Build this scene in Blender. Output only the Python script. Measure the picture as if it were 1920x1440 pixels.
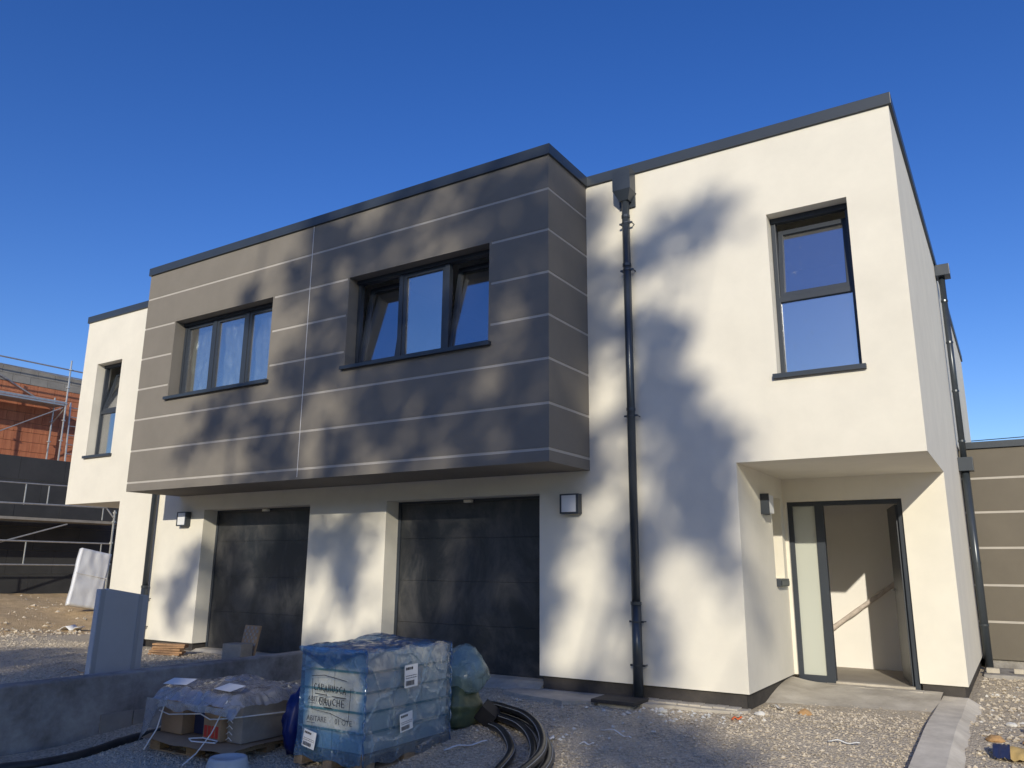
import bpy, bmesh, math, random
from mathutils import Vector, Matrix, noise
random.seed(7)
R = math.radians
scene = bpy.context.scene
for o in list(bpy.data.objects):
    bpy.data.objects.remove(o)

# ------------------------------------------------------------------ camera
YAW, PITCH, ROLL = -0.5649, 0.2286, 0.0081
cam_data = bpy.data.cameras.new('camera')
cam_data.sensor_width = 36.0
cam_data.lens = 1468.6 / 1920 * 36.0
cam_data.clip_start, cam_data.clip_end = 0.05, 3000
cam = bpy.data.objects.new('camera', cam_data)
scene.collection.objects.link(cam)
fw = Vector((math.sin(YAW), math.cos(YAW), 0)); rt = Vector((math.cos(YAW), -math.sin(YAW), 0)); up = Vector((0, 0, 1))
f2 = math.cos(PITCH) * fw + math.sin(PITCH) * up
u2 = -math.sin(PITCH) * fw + math.cos(PITCH) * up
r3 = math.cos(ROLL) * rt + math.sin(ROLL) * u2
u3 = -math.sin(ROLL) * rt + math.cos(ROLL) * u2
m = Matrix((r3, u3, -f2)).transposed().to_4x4()
m.translation = Vector((8.2135, -8.4817, 1.257))
cam.matrix_world = m
scene.camera = cam

# ------------------------------------------------------------------ sky and sun
KX, KZ = 0.41, 0.40                     # per metre towards the house a sun ray moves this far left and down
to_sun = Vector((KX, -1.0, KZ)).normalized()
elev = math.asin(to_sun.z); azim = math.atan2(to_sun.x, to_sun.y)
world = bpy.data.worlds.new('World'); scene.world = world
world.use_nodes = True
wn = world.node_tree.nodes; wl = world.node_tree.links
wn.clear()
sky = wn.new('ShaderNodeTexSky'); sky.sky_type = 'NISHITA'; sky.sun_disc = False
sky.sun_elevation = elev; sky.sun_rotation = azim
sky.altitude = 300; sky.air_density = 1.0; sky.dust_density = 0.45; sky.ozone_density = 3.0
bg = wn.new('ShaderNodeBackground'); bg.inputs[1].default_value = 0.12
wo = wn.new('ShaderNodeOutputWorld')
hs = wn.new('ShaderNodeHueSaturation'); hs.inputs['Hue'].default_value = 0.520; hs.inputs['Saturation'].default_value = 1.29; hs.inputs['Value'].default_value = 1.24   # clear, deep blue winter air
wl.new(sky.outputs[0], hs.inputs['Color']); wl.new(hs.outputs[0], bg.inputs[0]); wl.new(bg.outputs[0], wo.inputs[0])
sd = bpy.data.lights.new('sun', 'SUN'); sd.energy = 3.5; sd.angle = R(0.53); sd.color = (1.0, 0.925, 0.765)
sun = bpy.data.objects.new('sun', sd); scene.collection.objects.link(sun)
sun.rotation_euler = (-to_sun).to_track_quat('-Z', 'Y').to_euler()
sun.location = (15, -30, 25)
scene.view_settings.view_transform = 'Standard'
scene.view_settings.look = 'None'
scene.view_settings.exposure = 0.0
scene.view_settings.gamma = 1.0
scene.render.engine = 'CYCLES'

# ------------------------------------------------------------------ helpers
COL = scene.collection

class MB:
    """collects faces of one mesh"""
    def __init__(self):
        self.v, self.f = [], []
    def add(self, vs, fs):
        n = len(self.v)
        self.v += [tuple(p) for p in vs]
        self.f += [tuple(i + n for i in f) for f in fs]
        return self
    def box(self, x0, x1, y0, y1, z0, z1, M=None):
        vs = [(x, y, z) for x in (x0, x1) for y in (y0, y1) for z in (z0, z1)]
        if M is not None:
            vs = [tuple(M @ Vector(p)) for p in vs]
        return self.add(vs, [(0, 1, 3, 2), (4, 6, 7, 5), (0, 4, 5, 1), (2, 3, 7, 6), (0, 2, 6, 4), (1, 5, 7, 3)])
    def cells(self, us, vs, keep, d0, d1, axis='y'):
        """slab cut in cells; keep(u, v) says whether the cell round that centre is solid"""
        nu, nv = len(us) - 1, len(vs) - 1
        K = [[bool(keep((us[i] + us[i + 1]) / 2, (vs[j] + vs[j + 1]) / 2)) for j in range(nv)] for i in range(nu)]
        def P(u, v, d):
            return (u, d, v) if axis == 'y' else ((d, u, v) if axis == 'x' else (u, v, d))
        def k(i, j):
            return 0 <= i < nu and 0 <= j < nv and K[i][j]
        for i in range(nu):
            for j in range(nv):
                if not K[i][j]:
                    continue
                a, b, c, e = us[i], us[i + 1], vs[j], vs[j + 1]
                self.add([P(a, c, d0), P(b, c, d0), P(b, e, d0), P(a, e, d0)], [(0, 1, 2, 3)])
                self.add([P(a, c, d1), P(b, c, d1), P(b, e, d1), P(a, e, d1)], [(3, 2, 1, 0)])
                if not k(i - 1, j): self.add([P(a, c, d0), P(a, e, d0), P(a, e, d1), P(a, c, d1)], [(0, 1, 2, 3)])
                if not k(i + 1, j): self.add([P(b, c, d0), P(b, c, d1), P(b, e, d1), P(b, e, d0)], [(0, 1, 2, 3)])
                if not k(i, j - 1): self.add([P(a, c, d0), P(a, c, d1), P(b, c, d1), P(b, c, d0)], [(0, 1, 2, 3)])
                if not k(i, j + 1): self.add([P(a, e, d0), P(b, e, d0), P(b, e, d1), P(a, e, d1)], [(0, 1, 2, 3)])
        return self
    def tube(self, pts, r, n=10, caps=True):
        pts = [Vector(p) for p in pts]
        rs = r if isinstance(r, (list, tuple)) else [r] * len(pts)
        rings = []
        ref = None
        for i, p in enumerate(pts):
            t = (pts[min(i + 1, len(pts) - 1)] - pts[max(i - 1, 0)]).normalized()
            if ref is None:
                ref = Vector((0, 0, 1)) if abs(t.z) < 0.9 else Vector((1, 0, 0))
            a = (ref - t * ref.dot(t)).normalized(); b = t.cross(a); ref = a
            rings.append([p + rs[i] * (math.cos(2 * math.pi * k / n) * a + math.sin(2 * math.pi * k / n) * b) for k in range(n)])
        vs = [q for ring in rings for q in ring]
        fs = [(i * n + k, i * n + (k + 1) % n, (i + 1) * n + (k + 1) % n, (i + 1) * n + k) for i in range(len(pts) - 1) for k in range(n)]
        if caps:
            fs.append(tuple(range(n))[::-1]); fs.append(tuple((len(pts) - 1) * n + k for k in range(n)))
        return self.add(vs, fs)
    def lathe(self, prof, n=24, c=(0, 0, 0)):
        vs, fs = [], []
        for (r, z) in prof:
            vs += [(c[0] + r * math.cos(2 * math.pi * k / n), c[1] + r * math.sin(2 * math.pi * k / n), c[2] + z) for k in range(n)]
        for i in range(len(prof) - 1):
            fs += [(i * n + k, i * n + (k + 1) % n, (i + 1) * n + (k + 1) % n, (i + 1) * n + k) for k in range(n)]
        return self.add(vs, fs)
    def prism(self, poly, z0, z1):
        n = len(poly)
        vs = [(x, y, z0) for x, y in poly] + [(x, y, z1) for x, y in poly]
        fs = [tuple(range(n))[::-1], tuple(range(n, 2 * n))] + [(i, (i + 1) % n, n + (i + 1) % n, n + i) for i in range(n)]
        return self.add(vs, fs)
    def grid(self, nu, nv, fn):
        vs = [fn(i / (nu - 1), j / (nv - 1)) for i in range(nu) for j in range(nv)]
        fs = [(i * nv + j, (i + 1) * nv + j, (i + 1) * nv + j + 1, i * nv + j + 1) for i in range(nu - 1) for j in range(nv - 1)]
        return self.add(vs, fs)

def origin_of(o):
    p = Vector((0, 0, 0))
    while o is not None:
        p += o.location; o = o.parent
    return p

def obj(name, mb, mat, parent=None, smooth=False, bevel=0, label=None, cat=None, group=None, kind=None, origin=None):
    """links one mesh object; vertices are given in world space unless parent has a rotation set later"""
    off = origin_of(parent) if parent is not None else (Vector(origin) if origin else Vector((0, 0, 0)))
    me = bpy.data.meshes.new(name)
    me.from_pydata([(x - off.x, y - off.y, z - off.z) for x, y, z in mb.v], [], mb.f)
    me.validate(); me.update()
    if bevel or smooth:
        bm = bmesh.new(); bm.from_mesh(me)
        bmesh.ops.remove_doubles(bm, verts=bm.verts, dist=1e-5)
        bmesh.ops.recalc_face_normals(bm, faces=bm.faces)
        if bevel:
            bmesh.ops.bevel(bm, geom=[e for e in bm.edges if e.is_manifold and e.calc_face_angle(0) > 0.5], offset=bevel, segments=2, profile=0.7, affect='EDGES')
        for f in bm.faces: f.smooth = smooth
        bm.to_mesh(me); bm.free()
    for mm in (mat if isinstance(mat, (list, tuple)) else [mat]):
        me.materials.append(mm)
    o = bpy.data.objects.new(name, me); COL.objects.link(o)
    if parent is not None: o.parent = parent
    elif origin: o.location = origin
    tag(o, label, cat, group, kind)
    return o

def tag(o, label=None, cat=None, group=None, kind=None):
    if label: o['label'] = label
    if cat: o['category'] = cat
    if group: o['group'] = group
    if kind: o['kind'] = kind
    return o

def thing(name, loc, label, cat, group=None):
    o = bpy.data.objects.new(name, None); COL.objects.link(o)
    o.location = loc; o.empty_display_size = 0.2
    return tag(o, label, cat, group)

def copy_tree(o, parent=None):
    c = o.copy(); COL.objects.link(c); c.parent = parent
    for ch in list(o.children): copy_tree(ch, c)
    return c

def B(*a, **k):
    return MB().box(*a, **k)

# ------------------------------------------------------------------ materials
def mat(name, base, rough=0.7, metal=0.0, spec=0.5, var=0.0, vscale=3.0, bump=0.0, bscale=60.0, var2=None, stretch=None):
    m = bpy.data.materials.new(name); m.use_nodes = True
    nt = m.node_tree; n = nt.nodes; l = nt.links
    p = n['Principled BSDF']
    p.inputs['Roughness'].default_value = rough; p.inputs['Metallic'].default_value = metal
    p.inputs['Specular IOR Level'].default_value = spec
    p.inputs['Base Color'].default_value = (*base, 1)
    tc = n.new('ShaderNodeTexCoord')
    vec = tc.outputs['Object']
    if stretch:
        mp = n.new('ShaderNodeMapping'); mp.inputs['Scale'].default_value = stretch
        l.new(vec, mp.inputs[0]); vec = mp.outputs[0]
    if var or var2:
        t = n.new('ShaderNodeTexNoise'); t.inputs['Scale'].default_value = vscale; t.inputs['Detail'].default_value = 6; t.inputs['Roughness'].default_value = 0.65
        l.new(vec, t.inputs['Vector'])
        r = n.new('ShaderNodeValToRGB'); r.color_ramp.elements[0].position = 0.32; r.color_ramp.elements[1].position = 0.68
        lo = var2 if var2 else tuple(c * (1 - var) for c in base)
        hi = base if var2 else tuple(min(1, c * (1 + var)) for c in base)
        r.color_ramp.elements[0].color = (*lo, 1); r.color_ramp.elements[1].color = (*hi, 1)
        l.new(t.outputs['Fac'], r.inputs[0]); l.new(r.outputs[0], p.inputs['Base Color'])
    if bump:
        t2 = n.new('ShaderNodeTexNoise'); t2.inputs['Scale'].default_value = bscale; t2.inputs['Detail'].default_value = 5
        l.new(vec, t2.inputs['Vector'])
        b = n.new('ShaderNodeBump'); b.inputs['Strength'].default_value = bump; b.inputs['Distance'].default_value = 0.01
        l.new(t2.outputs['Fac'], b.inputs['Height']); l.new(b.outputs[0], p.inputs['Normal'])
    return m

def film(name, tint, opac, rough=0.18, gloss=0.25, body=(0.5, 0.5, 0.5), wscale=9, thin=None):
    """thin plastic sheet: see-through, milky and glossy, milkier along its creases; thin = look where the wrap is a single layer"""
    m = bpy.data.materials.new(name); m.use_nodes = True
    nt = m.node_tree; n = nt.nodes; l = nt.links; n.clear()
    def math_(op, a, b, c=None):
        q = n.new('ShaderNodeMath'); q.operation = op
        for i, v in enumerate((a, b, c)):
            if v is None: continue
            if isinstance(v, (int, float)): q.inputs[i].default_value = v
            else: l.new(v, q.inputs[i])
        return q.outputs[0]
    out = n.new('ShaderNodeOutputMaterial')
    tr = n.new('ShaderNodeBsdfTransparent'); tr.inputs[0].default_value = (*tint, 1)
    df = n.new('ShaderNodeBsdfDiffuse'); df.inputs[0].default_value = (*body, 1)
    tl = n.new('ShaderNodeBsdfTranslucent'); tl.inputs[0].default_value = (*body, 1)
    md = n.new('ShaderNodeMixShader'); md.inputs[0].default_value = 0.35
    l.new(df.outputs[0], md.inputs[1]); l.new(tl.outputs[0], md.inputs[2])
    gl = n.new('ShaderNodeBsdfGlossy'); gl.inputs['Roughness'].default_value = rough
    tc = n.new('ShaderNodeTexCoord')
    t = n.new('ShaderNodeTexNoise'); t.inputs['Scale'].default_value = wscale * 0.6; t.inputs['Detail'].default_value = 6; t.inputs['Roughness'].default_value = 0.65
    l.new(tc.outputs['Object'], t.inputs['Vector'])
    wp = n.new('ShaderNodeVectorMath'); wp.operation = 'MULTIPLY_ADD'; wp.inputs[1].default_value = (0.35, 0.35, 0.35)
    l.new(t.outputs['Color'], wp.inputs[0]); l.new(tc.outputs['Object'], wp.inputs[2])
    vo = n.new('ShaderNodeTexVoronoi'); vo.feature = 'DISTANCE_TO_EDGE'; vo.inputs['Scale'].default_value = wscale * 0.75
    l.new(wp.outputs[0], vo.inputs['Vector'])
    cr = n.new('ShaderNodeMapRange'); cr.inputs[1].default_value = 0.0; cr.inputs[2].default_value = 0.10; cr.inputs[3].default_value = 1.0; cr.inputs[4].default_value = 0.0
    l.new(vo.outputs['Distance'], cr.inputs[0])
    mr = n.new('ShaderNodeMapRange'); mr.inputs[1].default_value = 0.3; mr.inputs[2].default_value = 0.75
    mr.inputs[3].default_value = max(0, opac - 0.15); mr.inputs[4].default_value = min(1, opac + 0.15)
    l.new(t.outputs['Fac'], mr.inputs[0])
    op = math_('MULTIPLY_ADD', cr.outputs[0], 0.10, mr.outputs[0])
    if thin:
        at = n.new('ShaderNodeAttribute'); at.attribute_name = 'thin'
        mc = n.new('ShaderNodeMix'); mc.data_type = 'RGBA'; mc.inputs[6].default_value = (*tint, 1); mc.inputs[7].default_value = (*thin[0], 1)
        l.new(at.outputs['Fac'], mc.inputs[0]); l.new(mc.outputs[2], tr.inputs[0])
        mb_ = n.new('ShaderNodeMix'); mb_.data_type = 'RGBA'; mb_.inputs[6].default_value = (*body, 1); mb_.inputs[7].default_value = (*thin[2], 1)
        l.new(at.outputs['Fac'], mb_.inputs[0]); l.new(mb_.outputs[2], df.inputs[0]); l.new(mb_.outputs[2], tl.inputs[0])
        op = math_('MULTIPLY', op, math_('MULTIPLY_ADD', at.outputs['Fac'], thin[1] / opac - 1.0, 1.0))
    h = math_('MULTIPLY_ADD', cr.outputs[0], 0.45, t.outputs['Fac'])
    bp = n.new('ShaderNodeBump'); bp.inputs['Strength'].default_value = 0.7; bp.inputs['Distance'].default_value = 0.02
    l.new(h, bp.inputs['Height'])
    m1 = n.new('ShaderNodeMixShader'); l.new(op, m1.inputs[0]); l.new(tr.outputs[0], m1.inputs[1]); l.new(md.outputs[0], m1.inputs[2])
    fr = n.new('ShaderNodeLayerWeight'); fr.inputs[0].default_value = 0.5
    ad = math_('MULTIPLY_ADD', math_('POWER', fr.outputs['Facing'], 4.0), 0.8, gloss * 0.35)
    l.new(bp.outputs[0], fr.inputs['Normal']); l.new(bp.outputs[0], gl.inputs['Normal']); l.new(bp.outputs[0], df.inputs['Normal'])
    m2 = n.new('ShaderNodeMixShader'); l.new(ad, m2.inputs[0]); l.new(m1.outputs[0], m2.inputs[1]); l.new(gl.outputs[0], m2.inputs[2])
    l.new(m2.outputs[0], out.inputs[0])
    return m

def glass(name, refl=0.3, tint=(0.8, 0.84, 0.82), specks=True):
    m = bpy.data.materials.new(name); m.use_nodes = True
    nt = m.node_tree; n = nt.nodes; l = nt.links; n.clear()
    out = n.new('ShaderNodeOutputMaterial')
    tr = n.new('ShaderNodeBsdfTransparent'); tr.inputs[0].default_value = (*tint, 1)
    gl = n.new('ShaderNodeBsdfGlossy'); gl.inputs['Roughness'].default_value = 0.02; gl.inputs[0].default_value = (0.95, 0.96, 1, 1)
    fr = n.new('ShaderNodeLayerWeight'); fr.inputs[0].default_value = 0.5
    pw = n.new('ShaderNodeMath'); pw.operation = 'POWER'; pw.inputs[1].default_value = 4.0; l.new(fr.outputs['Facing'], pw.inputs[0])
    ad = n.new('ShaderNodeMath'); ad.operation = 'MULTIPLY_ADD'; ad.inputs[1].default_value = 0.9; ad.inputs[2].default_value = refl; ad.use_clamp = True
    l.new(pw.outputs[0], ad.inputs[0])
    mx = n.new('ShaderNodeMixShader'); l.new(ad.outputs[0], mx.inputs[0]); l.new(tr.outputs[0], mx.inputs[1]); l.new(gl.outputs[0], mx.inputs[2])
    last = mx
    if specks:   # dust and dried drops
        tc = n.new('ShaderNodeTexCoord')
        t = n.new('ShaderNodeTexNoise'); t.inputs['Scale'].default_value = 14; t.inputs['Detail'].default_value = 8; t.inputs['Roughness'].default_value = 0.8
        l.new(tc.outputs['Object'], t.inputs['Vector'])
        r = n.new('ShaderNodeMapRange'); r.inputs[1].default_value = 0.6; r.inputs[2].default_value = 0.82; r.inputs[3].default_value = 0.02; r.inputs[4].default_value = 0.45
        l.new(t.outputs['Fac'], r.inputs[0])
        d = n.new('ShaderNodeBsdfDiffuse'); d.inputs[0].default_value = (0.6, 0.6, 0.58, 1)
        m3 = n.new('ShaderNodeMixShader'); l.new(r.outputs[0], m3.inputs[0]); l.new(last.outputs[0], m3.inputs[1]); l.new(d.outputs[0], m3.inputs[2]); last = m3
    l.new(last.outputs[0], out.inputs[0])
    return m

M_WHITE = mat('cream_render', (0.785, 0.742, 0.635), 0.92, spec=0.2, var=0.045, vscale=1.7, bump=0.06, bscale=150)
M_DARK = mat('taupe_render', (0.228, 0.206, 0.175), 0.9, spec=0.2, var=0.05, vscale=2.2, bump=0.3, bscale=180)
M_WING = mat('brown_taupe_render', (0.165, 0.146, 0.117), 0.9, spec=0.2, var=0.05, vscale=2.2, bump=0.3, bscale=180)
M_JOINT = mat('joint_render', (0.48, 0.445, 0.395), 0.9, spec=0.2, var=0.06, vscale=4)
M_LINE = mat('joint_bead', (0.75, 0.73, 0.7), 0.6)
M_ALU = mat('anthracite_aluminium', (0.040, 0.050, 0.064), 0.38, spec=0.5, var=0.06, vscale=2)
M_PVC = mat('anthracite_window_profile', (0.035, 0.043, 0.056), 0.42, var=0.05, vscale=5)
M_PIPE = mat('grey_lacquered_pipe', (0.050, 0.060, 0.072), 0.28, metal=0.25, var=0.08, vscale=6)
M_PLINTH = mat('black_plinth', (0.028, 0.026, 0.025), 0.75, var2=(0.07, 0.06, 0.052), vscale=3, bump=0.4, bscale=30)
M_CONC = mat('concrete', (0.60, 0.55, 0.46), 0.93, spec=0.2, var2=(0.36, 0.32, 0.26), vscale=2.4, bump=0.5, bscale=25)
M_KERB = mat('new_kerb_concrete', (0.78, 0.71, 0.585), 0.93, spec=0.2, var2=(0.52, 0.465, 0.375), vscale=3.0, bump=0.5, bscale=25)
M_CONCD = mat('damp_concrete', (0.42, 0.40, 0.37), 0.9, spec=0.25, var2=(0.17, 0.155, 0.14), vscale=2.6, bump=0.9, bscale=22)
M_INT = mat('interior_paint', (0.86, 0.83, 0.78), 0.9, spec=0.1, var=0.02)
M_SCREED = mat('screed_floor', (0.36, 0.32, 0.27), 0.85, var=0.12, vscale=3)
M_ROOF = mat('roof_membrane', (0.05, 0.05, 0.055), 0.9)
M_GLASS = glass('window_glass', 0.38, (0.9, 0.92, 0.91))
M_GLASSC = glass('clean_glass', 0.12, specks=False)
M_WOOD = mat('pale_pallet_wood', (0.42, 0.30, 0.175), 0.85, var2=(0.26, 0.17, 0.095), vscale=6, stretch=(2, 14, 14), bump=0.3, bscale=20)
M_PLANK = mat('orange_plank_wood', (0.50, 0.30, 0.15), 0.8, var2=(0.33, 0.18, 0.09), vscale=5, stretch=(2, 12, 12))
M_CARDB = mat('brown_cardboard', (0.36, 0.24, 0.14), 0.85, var=0.12, vscale=4)
M_CARTW = mat('white_carton', (0.80, 0.76, 0.68), 0.8, var=0.06, vscale=5)
M_PAPER = mat('paper', (0.8, 0.8, 0.79), 0.8)
M_INK = mat('black_ink', (0.012, 0.012, 0.016), 0.6)
M_INKG = mat('grey_ink', (0.13, 0.13, 0.14), 0.7)
M_TEAL = mat('teal_strap', (0.06, 0.24, 0.27), 0.5)
M_RED = mat('red_print', (0.55, 0.05, 0.03), 0.7)
M_GALV = mat('galvanised_steel', (0.52, 0.52, 0.50), 0.42, metal=0.6, var=0.15, vscale=8)
M_BLACK = mat('black_polyethylene', (0.014, 0.014, 0.015), 0.35, var2=(0.05, 0.047, 0.042), vscale=5)
M_STRIPE = mat('white_stripe', (0.5, 0.5, 0.48), 0.6)
M_BOARD = mat('grey_insulation_board', (0.47, 0.49, 0.51), 0.75, var=0.05, vscale=2)
M_FOAM = mat('white_wrapped_sheet', (0.74, 0.76, 0.80), 0.45, var=0.05, vscale=2, bump=0.5, bscale=5)
M_BITUM = mat('black_insulation', (0.035, 0.036, 0.038), 0.8, var2=(0.055, 0.055, 0.056), vscale=1.3)
M_FOAMY = mat('yellow_joint_foam', (0.40, 0.35, 0.18), 0.9)
M_BRICK = mat('terracotta_block', (0.60, 0.235, 0.115), 0.9, var2=(0.44, 0.15, 0.075), vscale=1.4, bump=0.8, bscale=22, stretch=(1, 9, 0.6))
M_MORTAR = mat('mortar', (0.33, 0.24, 0.18), 0.95)
M_BLOCK = mat('grey_block', (0.36, 0.335, 0.295), 0.95, var2=(0.23, 0.215, 0.195), vscale=2)
M_SAND = mat('sandy_ground', (0.40, 0.275, 0.15), 0.97, spec=0.1, var2=(0.28, 0.18, 0.095), vscale=1.6, bump=0.8, bscale=8)
M_BLUE = film('blue_stretch_film', (0.40, 0.60, 0.82), 0.34, rough=0.10, gloss=0.5, body=(0.12, 0.30, 0.56), wscale=6, thin=((0.92, 0.96, 0.98), 0.10, (0.6, 0.68, 0.75)))
M_BLUEG = film('grey_blue_film', (0.60, 0.74, 0.86), 0.30, rough=0.10, gloss=0.55, body=(0.36, 0.47, 0.58), wscale=4.5)
M_CLEAR = film('clear_dust_film', (0.88, 0.90, 0.92), 0.50, rough=0.10, gloss=0.6, body=(0.68, 0.69, 0.72))
M_MILKY = film('milky_protection_film', (0.8, 0.85, 0.85), 0.7, rough=0.2, gloss=0.3, body=(0.80, 0.86, 0.78), wscale=5)
M_FROST = mat('frosted_glass', (0.50, 0.52, 0.46), 0.35, spec=0.6)
M_BAGW = film('pale_rubble_bag', (0.6, 0.75, 0.72), 0.72, rough=0.22, gloss=0.25, body=(0.42, 0.55, 0.53), wscale=7)
M_BAGG = mat('green_rubble_bag', (0.055, 0.085, 0.05), 0.4, var2=(0.12, 0.13, 0.06), vscale=3, bump=0.6, bscale=12)
M_BAGB = mat('deep_blue_bag', (0.006, 0.02, 0.17), 0.4, var2=(0.003, 0.01, 0.07), vscale=4, bump=0.7, bscale=10)
M_DIFF = mat('opal_diffuser', (0.78, 0.79, 0.8), 0.5)
M_YEL = mat('yellow_plastic', (0.55, 0.38, 0.14), 0.6, var=0.1)
M_NAVY = mat('navy_plastic', (0.02, 0.03, 0.085), 0.5, var=0.2)
M_BUCK = mat('pale_bucket_plastic', (0.50, 0.53, 0.54), 0.5, var=0.1, vscale=6)
M_TILE = mat('stone_look_tile', (0.31, 0.28, 0.24), 0.6, var=0.12, vscale=9)
M_RUST = mat('ochre_stone', (0.42, 0.25, 0.11), 0.9, var=0.25, vscale=9)
M_DEBR = mat('white_rubble', (0.64, 0.62, 0.57), 0.9, var=0.1, vscale=20)
M_ORNG = mat('orange_scrap', (0.75, 0.16, 0.04), 0.6)
M_STEEL = mat('brushed_handle', (0.5, 0.5, 0.5), 0.3, metal=0.9)

def door_material():
    """anthracite sectional door with dried dust and drips"""
    m = mat('dusty_garage_panel', (0.021, 0.025, 0.031), 0.34, spec=0.5)
    nt = m.node_tree; n = nt.nodes; l = nt.links; p = n['Principled BSDF']
    tc = n.new('ShaderNodeTexCoord'); mp = n.new('ShaderNodeMapping'); mp.inputs['Scale'].default_value = (1.5, 1, 0.9)
    l.new(tc.outputs['Object'], mp.inputs[0])
    t = n.new('ShaderNodeTexNoise'); t.inputs['Scale'].default_value = 1.3; t.inputs['Detail'].default_value = 9; t.inputs['Roughness'].default_value = 0.72; t.inputs['Distortion'].default_value = 0.6
    l.new(mp.outputs[0], t.inputs['Vector'])
    r = n.new('ShaderNodeMapRange'); r.inputs[1].default_value = 0.44; r.inputs[2].default_value = 0.80; r.inputs[3].default_value = 0.03; r.inputs[4].default_value = 0.8
    l.new(t.outputs['Fac'], r.inputs[0])
    mx = n.new('ShaderNodeMix'); mx.data_type = 'RGBA'; mx.inputs[6].default_value = (0.020, 0.024, 0.030, 1); mx.inputs[7].default_value = (0.15, 0.14, 0.13, 1)
    l.new(r.outputs[0], mx.inputs[0]); l.new(mx.outputs[2], p.inputs['Base Color'])
    ra = n.new('ShaderNodeMapRange'); ra.inputs[3].default_value = 0.34; ra.inputs[4].default_value = 0.8
    l.new(r.outputs[0], ra.inputs[0]); l.new(ra.outputs[0], p.inputs['Roughness'])
    return m
M_DOOR = door_material()

def stone_material(name, c0, c1, c2):
    m = mat(name, c1, 0.92, spec=0.25)
    nt = m.node_tree; n = nt.nodes; l = nt.links
    a = n.new('ShaderNodeAttribute'); a.attribute_name = 'rnd'
    r = n.new('ShaderNodeValToRGB'); e = r.color_ramp.elements
    e[0].color = (*c0, 1); e[1].color = (*c2, 1); x = e.new(0.5); x.color = (*c1, 1)
    l.new(a.outputs['Fac'], r.inputs[0]); l.new(r.outputs[0], n['Principled BSDF'].inputs['Base Color'])
    return m
M_GRAVEL = stone_material('gravel_stone', (0.44, 0.38, 0.29), (0.55, 0.475, 0.365), (0.66, 0.58, 0.455))

def ground_material():
    """crushed stone in the yard, sandy earth beyond it on the left, dusty earth on the right"""
    m = mat('site_ground', (0.3, 0.27, 0.22), 0.96, spec=0.15)
    nt = m.node_tree; n = nt.nodes; l = nt.links; p = n['Principled BSDF']
    tc = n.new('ShaderNodeTexCoord'); pos = tc.outputs['Object']
    v = n.new('ShaderNodeTexVoronoi'); v.inputs['Scale'].default_value = 46; l.new(pos, v.inputs['Vector'])
    rr = n.new('ShaderNodeValToRGB'); e = rr.color_ramp.elements
    e[0].color = (0.38, 0.32, 0.235, 1); e[1].color = (0.72, 0.62, 0.475, 1)
    sp = n.new('ShaderNodeSeparateColor'); l.new(v.outputs['Color'], sp.inputs[0]); l.new(sp.outputs[0], rr.inputs[0])
    t = n.new('ShaderNodeTexNoise'); t.inputs['Scale'].default_value = 0.9; t.inputs['Detail'].default_value = 7; l.new(pos, t.inputs['Vector'])
    sr = n.new('ShaderNodeValToRGB'); e = sr.color_ramp.elements
    e[0].position = 0.3; e[1].position = 0.72; e[0].color = (0.46, 0.32, 0.17, 1); e[1].color = (0.78, 0.58, 0.34, 1)
    t3 = n.new('ShaderNodeTexNoise'); t3.inputs['Scale'].default_value = 5; t3.inputs['Detail'].default_value = 9; t3.inputs['Roughness'].default_value = 0.75; l.new(pos, t3.inputs['Vector'])
    l.new(t3.outputs['Fac'], sr.inputs[0])
    sx = n.new('ShaderNodeSeparateXYZ'); l.new(pos, sx.inputs[0])
    wob = n.new('ShaderNodeMath'); wob.operation = 'MULTIPLY_ADD'; wob.inputs[1].default_value = 1.6; l.new(t.outputs['Fac'], wob.inputs[0]); l.new(sx.outputs['X'], wob.inputs[2])
    mr = n.new('ShaderNodeMapRange'); mr.inputs[1].default_value = -7.3; mr.inputs[2].default_value = -6.9; l.new(wob.outputs[0], mr.inputs[0])
    mx = n.new('ShaderNodeMix'); mx.data_type = 'RGBA'
    l.new(mr.outputs[0], mx.inputs[0]); l.new(sr.outputs[0], mx.inputs[6])
    # dusty fines between the stones
    dr = n.new('ShaderNodeMapRange'); dr.inputs[1].default_value = 0.45; dr.inputs[2].default_value = 0.62; l.new(t.outputs['Fac'], dr.inputs[0])
    mf = n.new('ShaderNodeMath'); mf.operation = 'MULTIPLY'; mf.inputs[1].default_value = 0.75; l.new(dr.outputs[0], mf.inputs[0])
    m2 = n.new('ShaderNodeMix'); m2.data_type = 'RGBA'; m2.inputs[7].default_value = (0.58, 0.50, 0.38, 1)
    l.new(mf.outputs[0], m2.inputs[0]); l.new(rr.outputs[0], m2.inputs[6]); l.new(m2.outputs[2], mx.inputs[7]); l.new(mx.outputs[2], p.inputs['Base Color'])
    b = n.new('ShaderNodeBump'); b.inputs['Strength'].default_value = 0.9; b.inputs['Distance'].default_value = 0.02
    vd = n.new('ShaderNodeMath'); vd.operation = 'SUBTRACT'; vd.inputs[0].default_value = 1.0; l.new(v.outputs['Distance'], vd.inputs[1])
    l.new(vd.outputs[0], b.inputs['Height']); l.new(b.outputs[0], p.inputs['Normal'])
    return m
M_GROUND = ground_material()

# ------------------------------------------------------------------ ground
def smooth(a, b, x):
    t = max(0.0, min(1.0, (x - a) / (b - a))); return t * t * (3 - 2 * t)

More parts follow.
